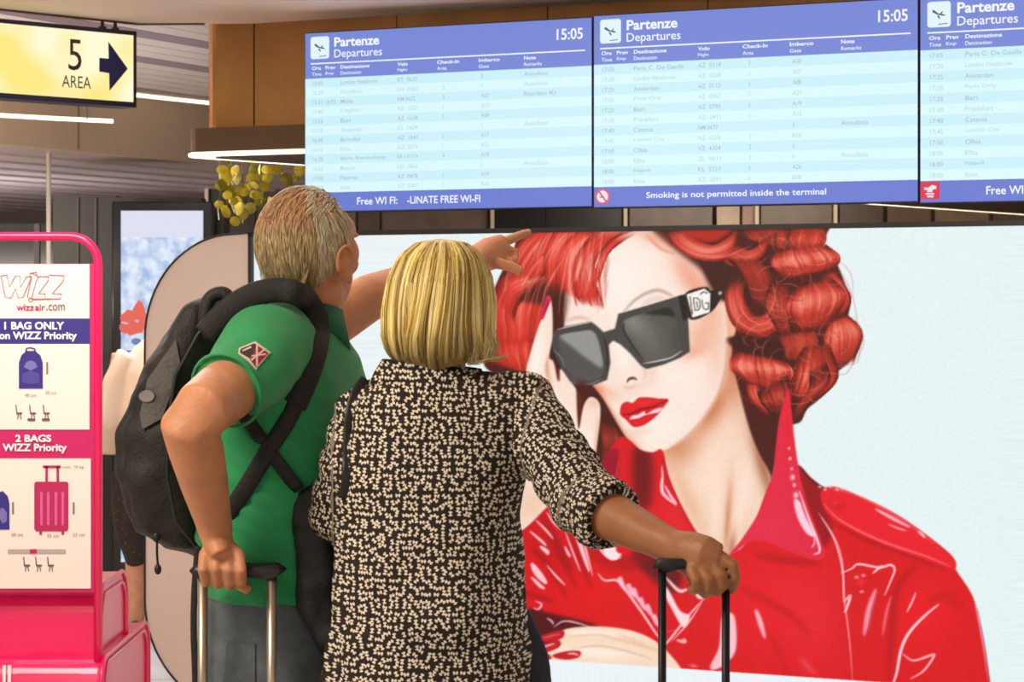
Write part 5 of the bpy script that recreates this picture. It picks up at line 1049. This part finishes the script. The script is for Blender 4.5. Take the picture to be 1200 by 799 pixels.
fuse(b, 'body', .0030, 2, skw, wo, relax([(hw, .13), (P(836, 672, 3.6), .055), (wL_, .09)])); eyes(Mw, wo)
# printed tunic
tm_ = bpy.data.materials.new('butterfly_print_cloth'); tm_.use_nodes = True; nt = tm_.node_tree; L = nt.links; bs = nt.nodes['Principled BSDF']; bs.inputs['Roughness'].default_value = .8; bs.inputs['Specular IOR Level'].default_value = .25
at = nt.nodes.new('ShaderNodeAttribute'); at.attribute_name = 'cloth_uv'
vo = nt.nodes.new('ShaderNodeTexVoronoi'); vo.voronoi_dimensions = '2D'; vo.inputs['Scale'].default_value = 98; vo.inputs['Randomness'].default_value = .62
L.new(at.outputs['Vector'], vo.inputs['Vector'])
def vm(op, *ins):
    n = nt.nodes.new('ShaderNodeVectorMath'); n.operation = op
    for i, v in enumerate(ins):
        if hasattr(v, 'links'): L.new(v, n.inputs[i])
        else: n.inputs[i].default_value = v
    return n
def mt(op, *ins, clamp=False):
    n = nt.nodes.new('ShaderNodeMath'); n.operation = op; n.use_clamp = clamp
    for i, v in enumerate(ins):
        if hasattr(v, 'links'): L.new(v, n.inputs[i])
        else: n.inputs[i].default_value = v
    return n.outputs[0]
df = vm('SUBTRACT', at.outputs['Vector'], vo.outputs['Position'])
rt = nt.nodes.new('ShaderNodeVectorRotate'); rt.rotation_type = 'Z_AXIS'; L.new(df.outputs[0], rt.inputs['Vector']); L.new(mt('MULTIPLY', nt_r := (lambda s: s)(None) or 0.0, 0.0) if False else mt('MULTIPLY', vo.outputs['Color'], 6.283), rt.inputs['Angle'])
sx_n = nt.nodes.new('ShaderNodeSeparateXYZ'); L.new(rt.outputs[0], sx_n.inputs[0]); X_, Y_ = sx_n.outputs[0], sx_n.outputs[1]
ax_ = mt('ABSOLUTE', X_); wing = mt('SUBTRACT', mt('MULTIPLY', ax_, 1.15), mt('ABSOLUTE', mt('SUBTRACT', Y_, mt('MULTIPLY', ax_, .35))))      # bow-tie, wings swept up
wing = mt('ADD', wing, .0009); rad = mt('SUBTRACT', .0044, vm('LENGTH', df.outputs[0]).outputs['Value'])
mk = mt('MULTIPLY', mt('MULTIPLY', wing, 1500, clamp=True), mt('MULTIPLY', rad, 1500, clamp=True))
mx_ = nt.nodes.new('ShaderNodeMix'); mx_.data_type = 'RGBA'; L.new(mk, mx_.inputs[0]); mx_.inputs[6].default_value = (*lin((38, 34, 32)), 1); mx_.inputs[7].default_value = (*lin((228, 216, 196)), 1); L.new(mx_.outputs[2], bs.inputs['Base Color'])
b = MB(); wx = lambda p: P(p, 0, YW).x
def W_(py, xc, wpx, ry, pw=.86): p = P(xc, py, YW); return (p.x, p.y, p.z, wpx/2*YW/F, ry, .06, pw)
b.rings([W_(812, 508, 238, .150), W_(770, 508, 236, .150), W_(720, 507, 230, .150), W_(660, 505, 226, .140), W_(600, 503, 222, .130), W_(550, 506, 216, .125), W_(500, 513, 218, .118), W_(474, 515, 212, .105), W_(458, 517, 186, .092), W_(446, 517, 150, .08, 1), W_(436, 516, 112, .068, 1)][::1], 40)
b.tube([P(576, 474, 3.965), P(598, 474, 3.965), sR_, sR_.lerp(eR_, .5), eR_, eR_.lerp(wR_, .12), eR_.lerp(wR_, .30)], [.046, .054, .058, .055, .054, .052, .048], 24)
b.tube([P(456, 476, 3.965), P(438, 478, 3.965), sL_, sL_.lerp(eL_, .5), eL_, eL_.lerp(wL_, .2), eL_.lerp(wL_, .55)], [.044, .048, .052, .052, .050, .050, .048], 24)
def seg_uv(co):
    segs = []
    ref = []
    def seg(a, b_, r_, off): segs.append((np.array(a), np.array(b_), r_, off))
    seg(P(508, 900, YW), P(510, 452, YW), .115, 0); seg(sR_, eR_, 0.0, 5); seg(eR_, eR_.lerp(wR_, .35), 0.0, 5.0+(eR_-sR_).length); seg(sL_, eL_, 0.0, 9); seg(eL_, eL_.lerp(wL_, .6), 0.0, 9+(eL_-sL_).length)
    best = np.full(len(co), 1e9); uv = np.zeros((len(co), 3), np.float32)
    for a, b_, r_, off in segs:
        d = b_-a; ln_ = np.linalg.norm(d); d = d/ln_; v = co-a; t = np.clip(v@d, 0, ln_); rr = v-t[:, None]*d; dist = np.linalg.norm(rr, axis=1)-r_
        back = np.array([0, 1.0, 0]); e1_ = back-d*(back@d); e1_ /= np.linalg.norm(e1_); e2_ = np.cross(d, e1_); R0 = .13 if r_ else .056
        ang = np.arctan2(rr@e2_, rr@-e1_)        # zero faces the viewer, seam on the far side
        if r_: uu = np.sign(ang)*np.where(np.abs(ang) < 1.25, np.abs((rr@e2_)), .16+R0*(np.abs(ang)-1.25)); uu = rr@e2_*np.where(np.abs(ang) < 1.5, 1, 1)
        else: uu = ang*R0
        m = dist < best; best = np.where(m, dist, best); uv[m, 0] = uu[m]+off; uv[m, 1] = (v@d)[m]+off*.37
    if True:
        pass
    return uv
def tun_post(co, nn, me):
    uv = seg_uv(co)
    side = np.abs(nn[:, 0]) > .8
    a = me.attributes.new('cloth_uv', 'FLOAT_VECTOR', 'POINT'); a.data.foreach_set('vector', uv.ravel())
    body = np.clip((1.32-co[:, 2])*5, 0, 1)
    d = .034*vnoise(co*np.array([12, 12, 3.5]), 31)*body+.026*vnoise(co*np.array([8, 8, 24])+co[:, [0]]*9, 33)*np.clip((1.18-co[:, 2])*4, 0, 1)+.016*vnoise(co*14, 35)+.007*vnoise(co*34, 37)
    arm_ = uv[:, 0] > 3
    d = np.where(arm_, d*.35+.0028*np.sin(uv[:, 1]*110+9*vnoise(co*9, 41)), d)
    return co+nn*d[:, None]
tun = fuse(b, 'tunic', .0055, 3, tm_, wo, tun_post)
def addc(o, fn=None):
    n = len(o.data.vertices); co = np.empty(n*3, np.float32); o.data.vertices.foreach_get('co', co); co = co.reshape(-1, 3)+np.array(FRAME[o.name].translation); a = o.data.attributes.new('cloth_uv', 'FLOAT_VECTOR', 'POINT'); a.data.foreach_set('vector', seg_uv(co).ravel())
# rolled cuffs and stand collar
def cuff(c, d, r_, w, par, name):
    d = d.normalized(); s1_ = d.cross(Vector((0, 1, 0))).normalized(); s2_ = d.cross(s1_); q = MB(); V_ = []
    n_ = 30; prof = ((-w, .002), (-w*.7, .0055), (0, .006), (w*.7, .0055), (w, .001), (w*.6, -.004), (-w*.6, -.004))
    for i in range(n_):
        t = 2*math.pi*i/n_
        for (al, rr2) in prof: V_.append(tuple(c+d*(al+.003*math.sin(3*t))+(s1_*math.cos(t)+s2_*math.sin(t))*(r_+rr2+.0025*math.sin(5*t))))
    k_ = len(prof); q.v = V_; q.f = [(i*k_+j, i*k_+(j+1) % k_, ((i+1) % n_)*k_+(j+1) % k_, ((i+1) % n_)*k_+j) for i in range(n_) for j in range(k_)]
    o = q.build(name, tm_, par, smooth=True); addc(o)
cuff(eR_.lerp(wR_, .22), wR_-eR_, .0515, .022, tun, 'rolled_cuff'); cuff(eL_.lerp(wL_, .5), wL_-eL_, .053, .02, tun, 'rolled_cuff')
cq = MB(); cen = P(506, 442, YW+.0); V_ = []; n_ = 36
for i in range(n_):
    t = 2*math.pi*i/n_
    for (rr2, zz) in ((.076, -.02), (.068, .018), (.072, .022), (.084, .0), (.092, -.02)): V_.append(tuple(cen+Vector((math.cos(t)*rr2*1.12, math.sin(t)*rr2*.9, zz+.008*math.cos(t)*-1))))
cq.v = V_; cq.f = [(i*5+j, i*5+(j+1) % 5, ((i+1) % n_)*5+(j+1) % 5, ((i+1) % n_)*5+j) for i in range(n_) for j in range(5)]; co_ = cq.build('collar', tm_, tun, smooth=True); addc(co_)
# trousers and shoes
b = MB(); b.rings([(wx(508), YW, .68, .16, .11, 0, .9), (wx(508), YW, .85, .155, .115, 0, .9), (wx(508), YW, 1.0, .13, .10, 0, .9)], 28)
for (hx, fx, fy) in ((-.07, -.25, 3.90), (.085, -.0, 4.02)): hx += wx(508); b.tube([(hx, YW, .88), (hx, YW, .75), ((hx+fx)/2, (YW+fy)/2, .48), (fx, fy, .14), (fx, fy, .09)], [.09, .088, .064, .05, .05], 18)
b.tube([P(598, 712, YW+.03), P(606, 770, YW+.03), P(608, 830, YW+.02)], [.03, .055, .06], 16)
fuse(b, 'trousers', .009, 3, mat('trousers_navy', (26, 30, 48), .8, noise=.15, nscale=40, bump=.3, bscale=200), wo, jf)
for i, (x, y) in enumerate(((-.25, 3.90), (.0, 4.02))):
    q = MB(); shoe(q, Vector((x, y-.02, .008)), math.radians(10), .24, .045); o = fuse(q, 'shoe', .006, 2, mat('shoe_white', (220, 214, 206), .5) if not i else bpy.data.materials['shoe_white'], wo); sole(Vector((x, y-.02, 0)), math.radians(10), o, paintm((236, 232, 226), .6), .24)
# blond bob
hmw = hairmat('hair_blond', .38); st_ = []; cl_ = []; R_ = random.Random(9)
HX = P(512, 0, YW).x; topz = P(0, 281, YW).z; botz = P(0, 436, YW).z
def bob(az, t, lay=1.0):
    """az 0 = towards the viewer, grows to the right; t 0 crown .. 1 tips"""
    a = t*1.0; prof = [(0, .0), (.06, .27), (.12, .47), (.25, .74), (.42, .92), (.60, 1.0), (.78, 1.0), (.90, .90), (1.0, .66)]
    r = np.interp(t, [p[0] for p in prof], [p[1] for p in prof]); z = np.interp(t, [0, .06, .12, .25, .42, .6, .8, 1], [1.0, .99, .968, .88, .70, .47, .22, .0])
    sxr = .090; syr = .112 if math.cos(az) > 0 else .085
    r = r*(1+.022*math.sin(az*6+t*6+1)*t)+max(0, math.sin(az)-.1)*max(0, t-.80)*1.5
    drop = .0 if math.cos(az) > -.2 else .0
    low = botz+.022*max(0, math.sin(az))-.004*math.sin(az)
    return Vector((HX+math.sin(az)*sxr*r*lay-.006*(1-t)*0, YW+.012-math.cos(az)*syr*r*lay, low+(topz-low)*z-(1-lay)*.06))
sh_ = MB(); n1, n2 = 48, 24
sv = [tuple(bob(2*math.pi*i/n1, j/(n2-1)*.97, .955)) for j in range(n2) for i in range(n1) ]
# open towards the face
keep = lambda i, j: not (abs(((i+.5)/n1*2*math.pi)-math.pi-.24) < .62 and j/(n2-1) > .42)
sh_.v = sv; sh_.f = [(j*n1+i, j*n1+(i+1) % n1, (j+1)*n1+(i+1) % n1, (j+1)*n1+i) for j in range(n2-1) for i in range(n1) if keep(i, j)]
cap_ = sh_.build('hair', mat('hair_under', (140, 110, 58), .6, noise=.3, nscale=60, stretch=(6, 6, .4), bump=.6, bscale=90), wo, smooth=True)
cx_ = Vector((.004, 0, 0)); NS = 8500
lockphase = [R_.uniform(0, 6.3) for _ in range(64)]
for k in range(NS):
    az = R_.uniform(-math.pi, math.pi); facez = abs(abs(az-.24)-math.pi) if False else min(abs(az-(math.pi+.24)), abs(az+(math.pi-.24)))
    t1 = R_.uniform(.88, .97)+.045*math.sin(az*9+.5); t0 = R_.choice((0.0, 0.0, .02, .12, .3, .45)); lay = R_.uniform(.965, 1.02)
    if facez < .62: t1 = .44
    ph = 2.2*math.sin(az*5.3+1)+1.4*math.sin(az*11.7)+R_.uniform(-.5, .5); pts = []; nn = []
    n_ = 11; amp = .10*(1 if az < .3 else 1.5)
    tint_v = 0
    for i in range(n_):
        t = t0+(t1-t0)*i/(n_-1); lk = (.11*math.sin(az*3.1+t*5.2+.6)+.05*math.sin(az*8+t*9+ph*.4))*t*t
        a2 = az+lk-.16*t*(1 if az > -.5 else .3)*math.sin(t*2.5)
        # crown starts along a short parting
        p = bob(a2, t, lay+.022*math.sin(ph*3+t*2)*t)
        p += Vector((.008, 0, 0))*(1-t)
        pts.append(p); c_ = Vector((HX, YW+.012, p.z-.03-.06*(1-t))); nn.append((p-c_).normalized())
    if min(t1-t0, 1) < .2: continue
    w = R_.uniform(.0006, .0014); st_.append((pts, w, nn)); g = .5+.32*R_.uniform(-1, 1)+.42*math.sin(az*17+1.5*math.sin(az*41))
    base = (240, 224, 160) if g > .9 else (222, 200, 122) if g > .5 else (188, 160, 84) if g > .2 else (132, 104, 50)
    if az > 1.3 and R_.random() < .5: base = (238, 226, 178)
    cl_.append([tuple(min(255, v*(1.04+.10*math.sin(az*6+6*(t0+(t1-t0)*i/10)+ph)-.42*max(0, (t0+(t1-t0)*i/10)-.68)/.3*(1 if az < .9 else .3))) for v in base) for i in range(n_)])  # tint darkens towards the tips: painted shade under the bob
for k in range(110):      # wispy ends on the right that stand off the head
    az = R_.uniform(.7, 1.9); t0 = R_.uniform(.55, .75); pts = []; fl_ = R_.uniform(.1, 1.3)
    for i in range(9): t = t0+.45*i/8; p = bob(az, t, R_.uniform(.99, 1.0)); p += Vector((.016*fl_*(i/8)**2, 0, .010*fl_*(i/8)**3)); pts.append(p)
    st_.append((pts, .0008, Vector((0, -1, 0)))); cl_.append(R_.choice([(236, 222, 176), (200, 176, 110), (176, 150, 90)]))
strand_mesh('hair_strands', st_, hmw, cap_, cl_)
# ---- handbag ------------------------------------------------------------
hb = empty('handbag', (P(372, 0, 4.0).x, 4.0, P(0, 764, 4.0).z), label='black handbag hanging between the woman in the tunic and the man', cat='bag')
b = MB(); 
HB = lambda x, y, rx, ry: (P(x, 0, 4.0).x, 4.0, P(0, y, 4.0).z, rx, ry, 0, .8)
b.rings([HB(386, 764, .018, .012), HB(384, 750, .030, .022), HB(378, 710, .038, .026), HB(370, 660, .044, .028), HB(368, 610, .044, .028), HB(376, 575, .034, .022), HB(384, 558, .018, .014)], 28)
fuse(b, 'pouch', .006, 3, mat('bag_leather', (15, 14, 16), .6, bump=.4, bscale=120), hb, bf)
bpy.context.view_layer.update()
strap_on([(428, 444), (416, 462), (410, 486), (408, 516), (407, 550), (404, 584)], .002, .0085, .0022, 'shoulder_strap', mat('strap_leather', (20, 19, 21), .4), hb, tun)
trolley('suitcase', 'suitcase pulled by the woman, thin black handle with twin tubes', 776, 850.5, 3.60, 664, mat('tube_black', (22, 20, 30), .4, metal=.4), mat('grip_soft_black', (20, 19, 22), .5), mat('case_graphite', (40, 42, 48), .4), .0062, [(.009, .012), (.010, .013), (.0085, .0085), (.0085, .0085), (.0085, .0085), (.010, .011), (.009, .011)], gx=(.003, .003))
# ---- passer-by far behind ------------------------------------------------
YP = 11.3
pp = empty('person', (P(186, 0, YP).x, YP, 0), label='passer-by in a cream top and dark dotted trousers behind the white panel', cat='person')
skp = skin('skin_fair', (214, 160, 132)); b = MB(); Mp = head(b, P(218, 352, YP), math.radians(-20), 0, .95)
b.tube([P(205, 400, YP), P(212, 375, YP), P(218, 358, YP)], [.06, .05, .05], 14)
X_p = P(190, 0, YP).x; b.rings([(X_p, YP, 1.4, .09, .07, 0, 1), (X_p, YP, 1.1, .10, .08, 0, 1), (X_p, YP, .85, .12, .09, 0, 1)])
for s_ in (-1, 1):
    e0 = Vector((X_p+s_*.19, YP, 1.33)); e1_ = Vector((X_p+s_*.25, YP+.02, 1.07)); e2_ = Vector((X_p+s_*.20, YP+.2, .98)); b.tube([e0, e1_, e2_], [.045, .038, .026], 12); b.tube([e2_, e2_+Vector((0, .08, .0))], [(.03, .02), (.036, .014)], 10)
    for i in range(4): q_ = e2_+Vector((-.024+.016*i, .08, 0)); b.tube([q_, q_+Vector((0, .04, -.01)), q_+Vector((0, .05, -.035))], [.009, .0085, .007], 8)
    b.tube([e2_+Vector((-s_*.025, .02, 0)), e2_+Vector((-s_*.05, .06, -.01))], [.011, .008], 8)
    fx = X_p+(-.12 if s_ < 0 else .10); b.tube([(X_p+s_*.08, YP, .86), (fx, YP, .5), (fx, YP+.0, .30), (fx, YP, .07)], [.07, .052, .052, .036], 12)
fuse(b, 'body', .007, 2, skp, pp); eyes(Mp, pp)
b = MB(); b.rings([(X_p+.02, YP, .86, .22, .13, 0, .9), (X_p+.01, YP, 1.05, .21, .13, 0, .9), (X_p, YP, 1.25, .18, .11, 0, .9), (X_p, YP, 1.36, .14, .09, 0, 1), (X_p, YP, 1.42, .07, .07, 0, 1)], 28)
for s_ in (-1, 1): b.tube([(X_p+s_*.14, YP, 1.33), (X_p+s_*.20, YP, 1.2), (X_p+s_*.245, YP, 1.0), (X_p+s_*.25, YP+.03, .88)], [.07, .075, .085, .08], 16)
fuse(b, 'top', .01, 4, mat('cream_cloth', (228, 208, 186), .8, bump=.3, bscale=60), pp, folds(.02, (9, 9, 4), 50))
b = MB(); b.rings([(X_p, YP, .66, .19, .12, 0, .9), (X_p, YP, .9, .185, .12, 0, .9)], 24); b.tube([(X_p-.13, YP, .8), (X_p-.13, YP, .55), (X_p-.10, YP, .36)], [.12, .09, .065], 16); b.tube([(X_p+.1, YP, .8), (X_p+.1, YP, .55), (X_p+.10, YP, .36)], [.11, .09, .065], 16)
dm = mat('dotted_dark_cloth', (46, 38, 36), .8); nt = dm.node_tree; vo = nt.nodes.new('ShaderNodeTexVoronoi'); vo.inputs['Scale'].default_value = 55; tcx = nt.nodes.new('ShaderNodeTexCoord'); nt.links.new(tcx.outputs['Object'], vo.inputs['Vector']); rp = nt.nodes.new('ShaderNodeValToRGB'); rp.color_ramp.elements[0].position = .14; rp.color_ramp.elements[0].color = (*lin((130, 110, 96)), 1); rp.color_ramp.elements[1].position = .2; rp.color_ramp.elements[1].color = (*lin((44, 37, 35)), 1); nt.links.new(vo.outputs['Distance'], rp.inputs[0]); nt.links.new(rp.outputs[0], nt.nodes['Principled BSDF'].inputs['Base Color'])
fuse(b, 'trousers', .01, 3, dm, pp, folds(.02, (9, 9, 4), 60))
for s_ in (-1, 1):
    q = MB(); shoe(q, Vector((X_p+(-.12 if s_ < 0 else .10), YP-.02, .008)), 0, .24, .045); o = fuse(q, 'shoe', .008, 2, paintm((60, 40, 36), .5), pp)
bh = MB(); bh.ball((0, -.018, .032), (.086, .098, .1), Mp, 24, 14); bh.build('hair', mat('hair_brown', (74, 52, 38), .5, noise=.3, nscale=60, stretch=(5, 5, .5)), pp, smooth=True)
